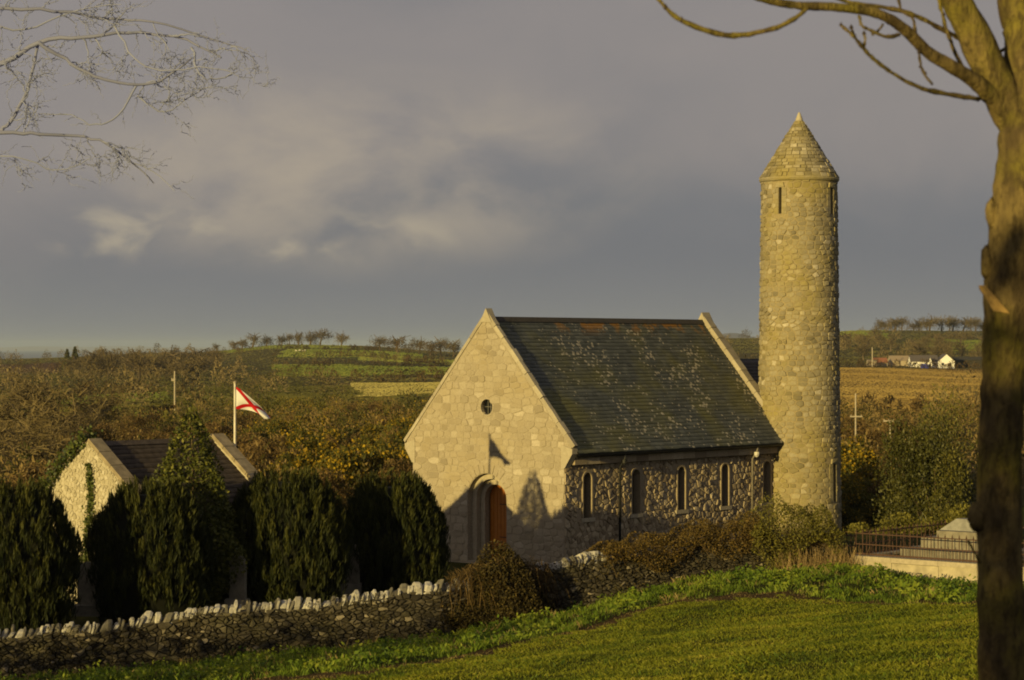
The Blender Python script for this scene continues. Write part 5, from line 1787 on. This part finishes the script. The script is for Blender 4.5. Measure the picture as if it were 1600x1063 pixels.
g = Geo(); q = fp(1445, 0, 993); g.box((q.x - 1.5, 993, q.z - .2), (2.9, 0, 0), (0, 2.2, 0), (0, 0, 1.6)); g.box((q.x - 1.2, 993.1, q.z + 1.4), (2.3, 0, 0), (0, 1.9, 0), (0, 0, .4))
tag(obj('feed_container', g.mesh('feed_container'), plain('blue plastic', (.03, .05, .32), .5)), 'blue container standing before the white farm wing', 'container')
gabled('farm_shed', 1392, 1440, 1012, 10, 2.6, 2.0, farm_stone, shed_roof, 'long low shed with pale brown roof left of the white farm')
gabled('hay_barn', 1367, 1387, 1006, 8, 1.6, 1.8, farm_stone, red_roof, 'small barn with rusty red roof at the left end of the farm')
gabled('stone_hut', 1356, 1370, 998, 4, 2.2, .5, farm_stone, farm_stone, 'low stone hut beside the pole at the left end of the farm')
gabled('dark_barn', 1493, 1545, 1014, 9, 3.6, 1.2, plain('dark barn wall', (.035, .03, .018), .9), plain('dark barn roof', (.05, .045, .03), .8), 'long dark barn right of the white farmhouse')
def pole(x, ytop, ybot, d, r_m, arm_y, arm_x, label, extra=None):
    A, B = P(x, ybot, d), P(x, ytop, d)
    gz = float(ground_z(np.array([A.x]), np.array([d]))[0])
    t = thing('utility_pole', (A.x, d, min(gz, A.z)), label, 'pole')
    g = Geo(); g.tube([(A.x, d, min(gz, A.z) - .3), (B.x, d, B.z)], [r_m * 1.2, r_m], 6); obj('post', g.mesh('post'), M['pole_wood'], t)
    if arm_y:
        L_, R_ = P(arm_x[0], arm_y, d), P(arm_x[1], arm_y, d)
        g = Geo(); g.box((L_.x, d - r_m - .06, L_.z - r_m * .8), (R_.x - L_.x, 0, 0), (0, .1, 0), (0, 0, r_m * 1.6)); obj('crossarm', g.mesh('crossarm'), M['pole_wood'], t)
        for f in (.08, .5, .92):
            q = L_.lerp(R_, f); g = Geo(); g.tube([(q.x, d - r_m, q.z + r_m * .8), (q.x, d - r_m, q.z + r_m * 2.4)], r_m * .45, 5); obj('insulator', g.mesh('insulator'), M['pole_wood'], t)
pole(1337, 615, 662, 132, .045, 651, (1328, 1347), 'tall pole with low crossarm right of the tower')
pole(1391, 657, 690, 128, .045, 658, (1380, 1397), 'T shaped pole beside the large dark shrub')
pole(273, 580, 632, 330, .12, 594, (268, 274), 'slim pole standing on the slope far left of the flag')
pole(1363, 543, 568, 990, .22, None, None, 'pole beside the low stone hut at the farm')

# sheep on the far pasture
def sheep_mesh():
    g = Geo()
    g.tube([(-.62, 0, .72), (-.5, 0, .75), (-.1, 0, .78), (.35, 0, .78), (.55, 0, .86), (.78, 0, .98), (.98, 0, .90)], [.06, .30, .36, .33, .20, .14, .06], 9, .5)
    for x in (-.38, .32):
        for yy in (-.16, .16): g.tube([(x, yy, .6), (x + .02, yy, .3), (x, yy, 0)], [.09, .05, .045], 5, .4)
    return g.mesh('sheep', True)
sm = sheep_mesh(); wool = plain('sheep wool', (.62, .56, .45), .95)
for k, (x, d) in enumerate(((463, 1480), (468, 1490), (473, 1484), (477, 1492))):
    o = bpy.data.objects.new('sheep', sm)
    if not sm.materials: sm.materials.append(wool)
    COL.objects.link(o); o.location = on_ground(x, d); o.rotation_euler = (0, 0, RN.uniform(-.5, 3.5))
    tag(o, 'white sheep grazing on the green far hill', 'sheep', 'sheep on the far hill')

# ------------------------------------------------------------------ ash tree at the right edge
m, nt, b = new_mat('mossy ash bark')
pos = world_pos(nt)
mp_ = nt.nodes.new('ShaderNodeMapping'); mp_.inputs['Scale'].default_value = (1, 1, .35); nt.links.new(pos, mp_.inputs[0])
n1 = noise(nt, 9, 5, .65, mp_.outputs[0]); n2 = noise(nt, 34, 5, .7, mp_.outputs[0]); n3 = noise(nt, 4.0, 4, .6, pos)
c = mixc(nt, mrange(nt, n1, .38, .60), (.10, .074, .038), (.22, .165, .066))
c = mixc(nt, mrange(nt, n3, .45, .62, 0, .7), c, (.19, .165, .028))
c = mixc(nt, mrange(nt, n2, .46, .62, 0, .8), c, (.058, .043, .024))
nt.links.new(c, b.inputs['Base Color']); b.inputs['Roughness'].default_value = 1.0; b.inputs['Specular IOR Level'].default_value = .05
bump(nt, b, nmath(nt, 'ADD', n2, n1), 1.0, .03)
M['ash'] = m
AD = 9.0
def catmull(pts_, k=6):
    out = []
    p = [Vector(q) for q in pts_]; p = [p[0] * 2 - p[1]] + p + [p[-1] * 2 - p[-2]]
    for i in range(1, len(p) - 2):
        for j in range(k):
            t = j / k
            out.append(.5 * ((2 * p[i]) + (p[i + 1] - p[i - 1]) * t + (2 * p[i - 1] - 5 * p[i] + 4 * p[i + 1] - p[i + 2]) * t * t + (3 * p[i] - p[i - 1] - 3 * p[i + 1] + p[i + 2]) * t ** 3))
    out.append(p[-2])
    return out
gx = (1565 - 800) / FPX * AD
gz0 = float(ground_z(np.array([gx]), np.array([AD]))[0])
ash = thing('ash_tree', (gx, AD, gz0), 'mossy bare ash tree close by at the right edge', 'tree')
def limb(name, pl_, n=10, wob=.0, mat=M['ash'], k=6, parent=None, seed=0):
    """pl_: (px, py, width px, depth offset)."""
    r = random.Random(seed)
    pts_ = [P(x, y, AD + dz) for x, y, w, dz in pl_]
    path = catmull(pts_, k)
    ws = [w for x, y, w, dz in pl_]
    rad = []
    for i in range(len(path)):
        f = i / k; a_ = min(int(f), len(ws) - 2)
        rad.append((ws[a_] + (ws[a_ + 1] - ws[a_]) * (f - a_)) / 2 / FPX * AD * (1 + r.uniform(-wob, wob)))
    g = Geo(); g.tube(path, rad, n, .5)
    if wob:
        g.V = [v_ + Vector((r.uniform(-1, 1), r.uniform(-1, 1), r.uniform(-1, 1))) * wob * .02 for v_ in g.V]
    return obj(name, g.mesh(name, True), mat, parent or ash)
base_y = HORIZ + (EYE - gz0) / AD * FPX + 40
trunk = limb('trunk', [(1575, base_y, 120, 0), (1572, 1300, 92, 0), (1568, 1063, 78, 0), (1563, 900, 72, 0), (1561, 760, 71, 0), (1567, 620, 68, 0), (1574, 520, 74, 0), (1580, 430, 84, 0), (1590, 330, 82, 0), (1600, 240, 84, 0), (1606, 150, 76, .02), (1606, 60, 74, .05), (1592, 0, 66, .08), (1588, -90, 58, .1), (1592, -260, 44, .1), (1585, -500, 20, .1)], 20, .05, seed=1, k=8)
limb('limb', [(1600, 210, 66, 0), (1572, 160, 60, .0), (1545, 105, 54, -.03), (1520, 50, 52, -.05), (1492, -5, 46, -.08), (1470, -80, 40, -.1), (1440, -260, 26, -.1), (1420, -420, 8, -.1)], 14, .04, seed=2)
limb('branch', [(1585, 190, 44, 0), (1550, 152, 30, -.05), (1520, 125, 23, -.12), (1485, 103, 21, -.2), (1450, 82, 19, -.25), (1420, 52, 18, -.3), (1390, 30, 16, -.35), (1355, 17, 15, -.4), (1300, 11, 13, -.45), (1250, 9, 12, -.5), (1205, 2, 11, -.55), (1160, -12, 9, -.6), (1090, -40, 6, -.65)], 10, .05, seed=3)
limb('twig', [(1262, 12, 8, -.5), (1240, 30, 7, -.5), (1205, 46, 8, -.5), (1147, 56, 9, -.5), (1105, 48, 7.5, -.5), (1065, 32, 7, -.5), (1040, 12, 6, -.5), (1022, -12, 5, -.5)], 7, .10, seed=4, k=5)
limb('twig', [(1530, 155, 8, -.1), (1490, 149, 8, -.2), (1440, 138, 7, -.3), (1400, 118, 6, -.35), (1372, 98, 6, -.4), (1350, 77, 6, -.45), (1333, 56, 5, -.5), (1314, 40, 4, -.5)], 6, .12, seed=5, k=5)
limb('twig', [(1347, 74, 4.5, -.45), (1338, 62, 4, -.45), (1330, 44, 3.5, -.45)], 6, .1, seed=6, k=4)
limb('twig', [(1349, 75, 4.5, -.45), (1352, 62, 4, -.45), (1350, 53, 3.5, -.45)], 6, .1, seed=7, k=4)
limb('twig', [(1457, 132, 4.5, -.28), (1446, 118, 4, -.28), (1438, 100, 4, -.28), (1436, 82, 3.5, -.28)], 6, .1, seed=8, k=4)
limb('twig', [(1405, 54, 6, -.35), (1388, 58, 6, -.38), (1365, 50, 5, -.4), (1347, 40, 4.5, -.42), (1342, 25, 4, -.42)], 6, .12, seed=9, k=5)
limb('twig', [(1500, 60, 8, .1), (1470, 45, 8, .05), (1430, 25, 7, .0), (1385, 12, 7, -.05), (1330, 4, 6, -.1), (1280, -14, 5, -.1)], 7, .12, seed=10, k=5)
limb('twig', [(1512, 118, 7, .0), (1495, 88, 6, .0), (1480, 50, 6, .0), (1472, 20, 5, .0), (1462, -20, 4.5, .0)], 6, .12, seed=11, k=5)
limb('twig', [(1430, 50, 4.5, -.3), (1427, 30, 4, -.3), (1410, 18, 4, -.3), (1402, -6, 4, -.3)], 6, .12, seed=12, k=4)
limb('twig', [(1560, 84, 6, .1), (1575, 75, 5, .1), (1620, 70, 4, .1)], 6, .1, seed=13, k=4)
limb('twig', [(1380, 38, 4, -.3), (1372, 48, 4, -.3), (1362, 55, 3, -.3)], 6, .1, seed=14, k=4)
limb('twig', [(1532, 880, 4, -.08), (1522, 862, 3.5, -.1), (1512, 845, 3, -.12)], 5, .1, seed=15, k=4)
# torn branch stub, burrs on the trunk
M['torn'] = plain('torn pale wood', (.34, .22, .07), .9, nscale=30, var=.4)
g = Geo()
tA, tB, tC_, tD = P(1529, 446, AD - .07), P(1540, 446, AD - .06), P(1578, 490, AD - .10), P(1552, 486, AD - .095)
tE = P(1560, 470, AD - .02)
g.add([tA, tB, tC_, tD, tE + Vector((0, .05, 0)), P(1530, 452, AD - .03)], [(0, 1, 2, 3), (0, 3, 5), (1, 0, 5), (1, 5, 4), (1, 4, 2), (3, 2, 4), (5, 3, 4)])
obj('torn_stub', g.mesh('torn_stub'), M['torn'], trunk)
def burr(x, y, rx, ry, dz, seed, mat=M['ash']):
    r = np.random.default_rng(seed)
    V = []; F = []
    c_ = P(x, y, AD + dz); k_ = AD / FPX
    nu, nv2 = 10, 7
    for j in range(nv2 + 1):
        ph = math.pi * j / nv2
        for i in range(nu):
            th = 2 * math.pi * i / nu; q = 1 + r.uniform(-.18, .18)
            V.append(c_ + Vector((math.cos(th) * math.sin(ph) * rx, math.sin(th) * math.sin(ph) * rx, math.cos(ph) * ry)) * k_ * q)
    for j in range(nv2):
        for i in range(nu): F.append((j * nu + i, j * nu + (i + 1) % nu, (j + 1) * nu + (i + 1) % nu, (j + 1) * nu + i))
    g = Geo(); g.add(V, F); obj('burr', g.mesh('burr', True), mat, trunk)
burr(1549, 335, 9, 24, -.02, 1); burr(1543, 410, 11, 26, -.02, 2); burr(1528, 808, 16, 22, -.02, 3); burr(1586, 446, 15, 18, -.055, 4, M['torn']); burr(1600, 375, 20, 40, -.07, 5)
# buds
bud_mat = plain('black buds', (.04, .028, .02), .8)
r = random.Random(3)
for x, y, dz in ((1314, 40, -.5), (1330, 44, -.45), (1350, 53, -.45), (1436, 82, -.28), (1345, 72, -.45), (1438, 105, -.28), (1446, 116, -.28), (1147, 58, -.5), (1105, 50, -.5), (1205, 47, -.5), (1065, 33, -.5), (1372, 99, -.4), (1040, 13, -.5), (1474, 24, 0), (1482, 55, 0)):
    p = P(x, y, AD + dz); q = .0045 * r.uniform(.9, 1.4)
    g = Geo(); g.tube([p + Vector((0, 0, -q)), p, p + Vector((0, 0, q)), p + Vector((0, 0, q * 2.6))], [q * .6, q * 1.5, q * 1.2, q * .2], 6)
    obj('bud', g.mesh('bud', True), bud_mat, ash)


# ------------------------------------------------------------------ glass reflection of bare branches at the upper left, built as a pale tree
M['reflected_limb'] = leaf_mat('sky toned reflected limbs', [(0, (.34, .36, .52)), (1, (.38, .40, .56))], .9, trans=.5)  # faintness of the reflection is put into the colour, close to the sky
M['reflected_tip'] = leaf_mat('sky toned reflected tips', [(0, (.40, .43, .60)), (1, (.46, .49, .66))], .9, trans=.5)
r = random.Random(21)
GD = 112.0
gl, gt = Geo(), Geo()
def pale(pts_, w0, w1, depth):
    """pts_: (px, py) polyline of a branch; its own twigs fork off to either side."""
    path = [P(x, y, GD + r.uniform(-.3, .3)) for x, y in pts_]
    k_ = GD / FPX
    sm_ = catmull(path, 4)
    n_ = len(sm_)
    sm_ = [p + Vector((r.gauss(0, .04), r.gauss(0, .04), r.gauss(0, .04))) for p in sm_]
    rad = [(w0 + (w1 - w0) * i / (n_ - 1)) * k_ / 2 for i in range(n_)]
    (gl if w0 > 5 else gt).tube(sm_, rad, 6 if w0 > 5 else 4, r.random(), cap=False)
    if depth <= 0: return
    for c_ in range(10 if depth > 1 else 5):
        f = r.uniform(.15, 1.0); i = min(n_ - 2, int(f * (n_ - 1)))
        p0 = sm_[i]; d0 = (sm_[i + 1] - sm_[i]).normalized()
        a_ = r.choice([-1, 1]) * r.uniform(.4, 1.1)
        dv = Vector((d0.x * math.cos(a_) - d0.z * math.sin(a_), r.gauss(0, .3), d0.x * math.sin(a_) + d0.z * math.cos(a_)))
        ln = r.uniform(25, 75) * (1.0 if depth > 1 else .6)
        q = (800 + p0.x / p0.y * FPX, HORIZ - (p0.z - EYE) / p0.y * FPX)
        pp = [q]; dx, dy = dv.x, -dv.z
        for s_ in range(3):
            dx += r.gauss(0, .35); dy += r.gauss(0, .35) + .08
            nn_ = math.hypot(dx, dy) + 1e-6; dx /= nn_; dy /= nn_
            pp.append((pp[-1][0] + dx * ln / 3, pp[-1][1] + dy * ln / 3))
        pale(pp, max(1.1, w0 * .34), .7, depth - 1)
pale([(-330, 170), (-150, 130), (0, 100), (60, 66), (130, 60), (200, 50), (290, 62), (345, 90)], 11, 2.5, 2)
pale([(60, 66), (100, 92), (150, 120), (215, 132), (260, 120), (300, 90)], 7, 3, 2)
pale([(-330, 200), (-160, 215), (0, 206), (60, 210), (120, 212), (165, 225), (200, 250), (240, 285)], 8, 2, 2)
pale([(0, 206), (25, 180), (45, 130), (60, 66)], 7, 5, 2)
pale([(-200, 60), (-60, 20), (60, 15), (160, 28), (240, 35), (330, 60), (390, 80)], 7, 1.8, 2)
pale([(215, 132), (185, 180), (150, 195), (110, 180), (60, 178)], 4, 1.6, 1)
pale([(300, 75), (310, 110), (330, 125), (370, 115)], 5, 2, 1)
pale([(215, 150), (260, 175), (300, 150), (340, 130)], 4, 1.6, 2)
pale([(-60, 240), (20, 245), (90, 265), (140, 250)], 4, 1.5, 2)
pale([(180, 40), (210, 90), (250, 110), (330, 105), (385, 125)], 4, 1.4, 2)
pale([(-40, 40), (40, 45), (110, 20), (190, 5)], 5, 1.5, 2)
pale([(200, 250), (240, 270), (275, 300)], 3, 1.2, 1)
gp = P(-330, 300, GD)
gzz = float(ground_z(np.array([gp.x]), np.array([GD]))[0])
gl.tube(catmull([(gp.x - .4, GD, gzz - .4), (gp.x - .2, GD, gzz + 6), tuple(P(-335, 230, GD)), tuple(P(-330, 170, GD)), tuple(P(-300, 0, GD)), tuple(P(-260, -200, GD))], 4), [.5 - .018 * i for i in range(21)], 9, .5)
pt = thing('branch_reflection', (gp.x, GD, gzz), 'faint glass reflection of bare branches at the upper left, modelled as a pale tree', 'tree')
obj('limb', gl.mesh('limb', True), M['reflected_limb'], pt); obj('twig', gt.mesh('twig', True), M['reflected_tip'], pt)

# ------------------------------------------------------------------ unseen hedges left of the view, added for the shade they cast
def hedge_thing(name, pts_, top, n, size, label, seed, thick=.9, mat=M['bramble']):
    r = np.random.default_rng(seed)
    pts_ = np.array(pts_); top = np.array(top)
    sg = np.r_[0, np.cumsum(np.hypot(*np.diff(pts_, axis=0).T))]
    s = r.uniform(0, sg[-1], n)
    X = np.interp(s, sg, pts_[:, 0]) + r.normal(0, thick * .5, n); Y = np.interp(s, sg, pts_[:, 1]) + r.normal(0, thick * .5, n)
    Zg = ground_z(X, Y); tz = np.interp(s, sg, top) + .25 * np.sin(s * 2.3) + .18 * np.sin(s * 5.1 + 1)
    Zc = Zg + (tz - Zg) * r.uniform(0, 1, n) ** .85
    V, F = leaves(n, np.stack([X, Y, Zc], 1), size, .3, .4, r)
    o = pts_.mean(0)
    t = thing(name, (float(o[0]), float(o[1]), float(ground_z(np.array([o[0]]), np.array([o[1]]))[0])), label, 'hedge')
    obj('foliage', leaf_mesh('foliage', V, F), mat, t)
    g = Geo()
    for q in np.arange(.3, sg[-1], .6):
        x, y = float(np.interp(q, sg, pts_[:, 0])), float(np.interp(q, sg, pts_[:, 1])); z = float(ground_z(np.array([x]), np.array([y]))[0])
        g.tube([(x, y, z - .2), (x + .1, y, (z + float(np.interp(q, sg, top))) / 2), (x, y + .1, float(np.interp(q, sg, top)) - .2)], [.07, .05, .015], 5)
    obj('stem', g.mesh('stem'), M['bark'], t)
hedge_thing('wall_shade_hedge', [(-21.5, 48.0), (-15.8, 45.2), (-12.6, 41.0), (-10.6, 36.0)], [1.45, 2.05, 3.25, 3.9], 9000, .22, 'unseen hedge left of the field, set to shade the wall', 61)
hedge_thing('trunk_shade_hedge', [(-8.6, .6), (-5.4, -.8), (-2.6, -2.6)], [9.55, 8.98, 8.5], 11000, .24, 'unseen tall hedge left of the viewpoint, added to shade the ash trunk', 62)

# ------------------------------------------------------------------ grass
def blades(X, Y, h, w, seed, lean=.35, curve=True):
    r = np.random.default_rng(seed); n = len(X)
    Z = ground_z(X, Y) - .01
    a_ = r.uniform(0, 2 * np.pi, n)
    wd = np.stack([np.cos(a_), np.sin(a_), np.zeros(n)], 1) * (w / 2)[:, None]
    b_ = r.uniform(0, 2 * np.pi, n); le = r.uniform(.1, 1, n) * lean
    dr_ = np.stack([np.cos(b_) * le, np.sin(b_) * le, np.ones(n)], 1)
    P0_ = np.stack([X, Y, Z], 1)
    mid_ = P0_ + dr_ * (h * .55)[:, None]
    tip = P0_ + dr_ * h[:, None] + np.stack([np.cos(b_), np.sin(b_), -np.full(n, .5)], 1) * (h * le * .6)[:, None]
    V = np.empty((n, 4, 3)); V[:, 0] = P0_ - wd; V[:, 1] = P0_ + wd; V[:, 2] = mid_ + wd * .75; V[:, 3] = tip
    return V.reshape(-1, 3), np.arange(4 * n).reshape(n, 4)
def field_points(n, seed, cond, y0, y1, pad=1.1):
    r = np.random.default_rng(seed)
    Y = np.sqrt(r.uniform(y0 ** 2, y1 ** 2, n)); X = r.uniform(-1, 1, n) * Y * .2162 * pad
    # cull what lies below the frame
    z = ground_z(X, Y); py = HORIZ - (z - EYE) / Y * FPX
    ok = (py < 1110) & cond(X, Y)
    return X[ok], Y[ok]
M['grass'] = leaf_mat('pasture grass', [(0, (.060, .088, .008)), (.45, (.172, .192, .014)), (.8, (.26, .255, .024)), (1, (.34, .28, .06))], .6, trans=.3)
M['rough'] = leaf_mat('rough grass and docks', [(0, (.045, .082, .010)), (.5, (.125, .185, .016)), (1, (.24, .27, .03))], .6, trans=.3)
M['straw'] = leaf_mat('dead grass', [(0, (.19, .14, .05)), (1, (.36, .28, .12))], .85, trans=.3)
X, Y = field_points(560000, 71, lambda X, Y: (Y < verge_y(X) - 1.3 + .5 * np.sin(X * 7 + Y * 3)) & (Y < wall_y(X) - .3), 17, 60)
r = np.random.default_rng(72)
h = r.uniform(.02, .07, len(X)) * (1 + .35 * np.sin(X * 2.3 + Y) * np.sin(Y * 1.7 - X))
V, F = blades(X, Y, h, r.uniform(.007, .015, len(X)), 73, .7)
patch = .42 + .24 * np.sin(X * 1.1 + Y * .5) * np.sin(Y * .8 - X * .4) + .12 * np.sin(X * 3.1 + 2) * np.sin(Y * 2.3)
tag(obj('pasture_grass', leaf_mesh('pasture_grass', V, F, t=np.clip(patch * .9 + r.normal(0, .2, len(X)), 0, 1)), M['grass']), 'short green pasture grass in the foreground field', 'grass', kind='stuff')
def tufts(n, seed, cond, hr, per, spread, wr, y0=28, y1=63.5):
    X, Y = field_points(n, seed, cond, y0, y1)
    r = np.random.default_rng(seed + 1)
    k = np.repeat(np.arange(len(X)), per)
    hs_ = r.uniform(hr[0], hr[1], len(X))
    Xb = X[k] + r.normal(0, spread, len(k)); Yb = Y[k] + r.normal(0, spread, len(k))
    hb = hs_[k] * r.uniform(.5, 1.15, len(k))
    V, F = blades(Xb, Yb, hb, r.uniform(wr[0], wr[1], len(k)), seed + 2, .42)
    tone = r.normal(0, .15, len(X)) + .22 * np.sin(X * 1.7 + Y * .9) * np.sin(Y * 1.3 - X * .6)
    return V, F, np.clip(.45 + tone[k] + r.normal(0, .14, len(k)), 0, 1)
on_verge = lambda X, Y: (Y > verge_y(X) + .1) & (Y < wall_y(X) - .22) & ~((X > 9.0) & ((X - 9.05) * .757 + (Y - 63.1) * -.654 > -.2) & ((X - 9.05) * .654 + (Y - 63.1) * .757 > -.05))
V, F, t_ = tufts(9000, 81, on_verge, (.05, .19), 26, .11, (.006, .017))
tag(obj('rough_grass', leaf_mesh('rough_grass', V, F, t=t_), M['rough']), 'rough tufted grass on the verge before the wall', 'grass', kind='stuff')
V, F, t_ = tufts(2600, 85, lambda X, Y: (Y < verge_y(X) - 1.5) & (np.sin(X * 1.3 + Y * .7) + np.sin(Y * 1.1 - X * .8) > .0), (.04, .10), 14, .10, (.007, .015), 17, 56)
tag(obj('field_tuft', leaf_mesh('field_tuft', V, F, t=np.clip(t_ - .12, 0, 1)), M['rough']), 'darker tufts dotted over the foreground pasture', 'grass', kind='stuff')
V, F, t_ = tufts(2400, 91, lambda X, Y: on_verge(X, Y) & (np.sin(X * 2.3 + Y) + np.sin(Y * 1.9 - X) > .1), (.08, .24), 12, .14, (.003, .007))
V2, F2, t2 = tufts(9000, 95, lambda X, Y: (np.abs(Y - verge_y(X) + .6) < 1.0), (.02, .07), 9, .12, (.006, .012))
V3, F3, t3 = tufts(5200, 97, lambda X, Y: (Y > wall_y(X) - .95) & (Y < wall_y(X) - .28) & (X < 3.0) & (np.sin(X * 3.3) + np.sin(X * 1.7 + 1) > .2), (.15, .5), 8, .06, (.006, .014))
Vs, Fs = merge([(V, F), (V2, F2), (V3, F3)])
tag(obj('dead_grass', leaf_mesh('dead_grass', Vs, Fs, t=np.concatenate([t_, t2, t3])), M['straw']), 'straw coloured dead grass tufts on the verge', 'grass', kind='stuff')

# broad leaved weeds in the verge
r = np.random.default_rng(140)
X, Y = field_points(9000, 141, on_verge, 28, 63.5)
keep = np.sin(X * 2.1 + 1.0) + np.sin(Y * 1.7 + X) + r.normal(0, .5, len(X)) > .25
X, Y = X[keep], Y[keep]
k = np.repeat(np.arange(len(X)), 9)
Xb = X[k] + r.normal(0, .09, len(k)); Yb = Y[k] + r.normal(0, .09, len(k))
C = np.stack([Xb, Yb, ground_z(Xb, Yb) + r.uniform(.03, .22, len(k)) * (.6 + .6 * np.abs(np.sin(X[k] * 5)))], 1)
V, F = leaves(len(k), C, .10, .35, .5, r)
tag(obj('verge_weed', leaf_mesh('verge_weed', V, F, t=np.clip(.5 + .3 * np.sin(X[k] * 3.1) + r.normal(0, .2, len(k)), 0, 1)), M['rough']), 'leafy green weeds on the bank below the wall', 'weeds', kind='stuff')

# ------------------------------------------------------------------ creepers on the wall face
r = np.random.default_rng(123)
n = 9000
q = r.uniform(0, WLEN, n)
keep = (np.sin(q * 1.9) + np.sin(q * 4.3 + 1) + r.normal(0, .7, n) > .55) | (q > s_at_px(840))
q = q[keep]
C = np.array([tuple(wp(a_, wfoot(a_) + (wtop(a_) - wfoot(a_)) * (1 - b_ ** 1.4 * .95) - .12, -.03 - .06 * c_)) for a_, b_, c_ in zip(q, r.uniform(0, 1, len(q)), r.uniform(0, 1, len(q)))])
V, F = leaves(len(q), C, .06, -.7, .45, r)
cr_ = thing('wall_creeper', (float(WXY[6, 0]), float(WXY[6, 1]), float(WFOOT[6])), 'dark creeper and dead stems hanging on the face of the field wall', 'creeper')
obj('foliage', leaf_mesh('foliage', V, F, t=np.clip(r.normal(.35, .25, len(q)), 0, 1)), M['bush_leaf'], cr_)

# ------------------------------------------------------------------ air
hz_m = bpy.data.materials.new('thin damp air'); hz_m.use_nodes = True
hn, hl = hz_m.node_tree.nodes, hz_m.node_tree.links
hn.clear()
pv = hn.new('ShaderNodeVolumePrincipled')
pv.inputs['Color'].default_value = (.58, .70, .90, 1); pv.inputs['Density'].default_value = 4.2e-5
ho_ = hn.new('ShaderNodeOutputMaterial'); hl.new(pv.outputs[0], ho_.inputs['Volume'])
g = Geo(); g.box((-31000, -300, -140), (62000, 0, 0), (0, 37000, 0), (0, 0, 235))
hz_o = obj('haze', g.mesh('haze'), hz_m)
tag(hz_o, 'thin bluish haze over the distant land and sea', 'haze', kind='stuff')
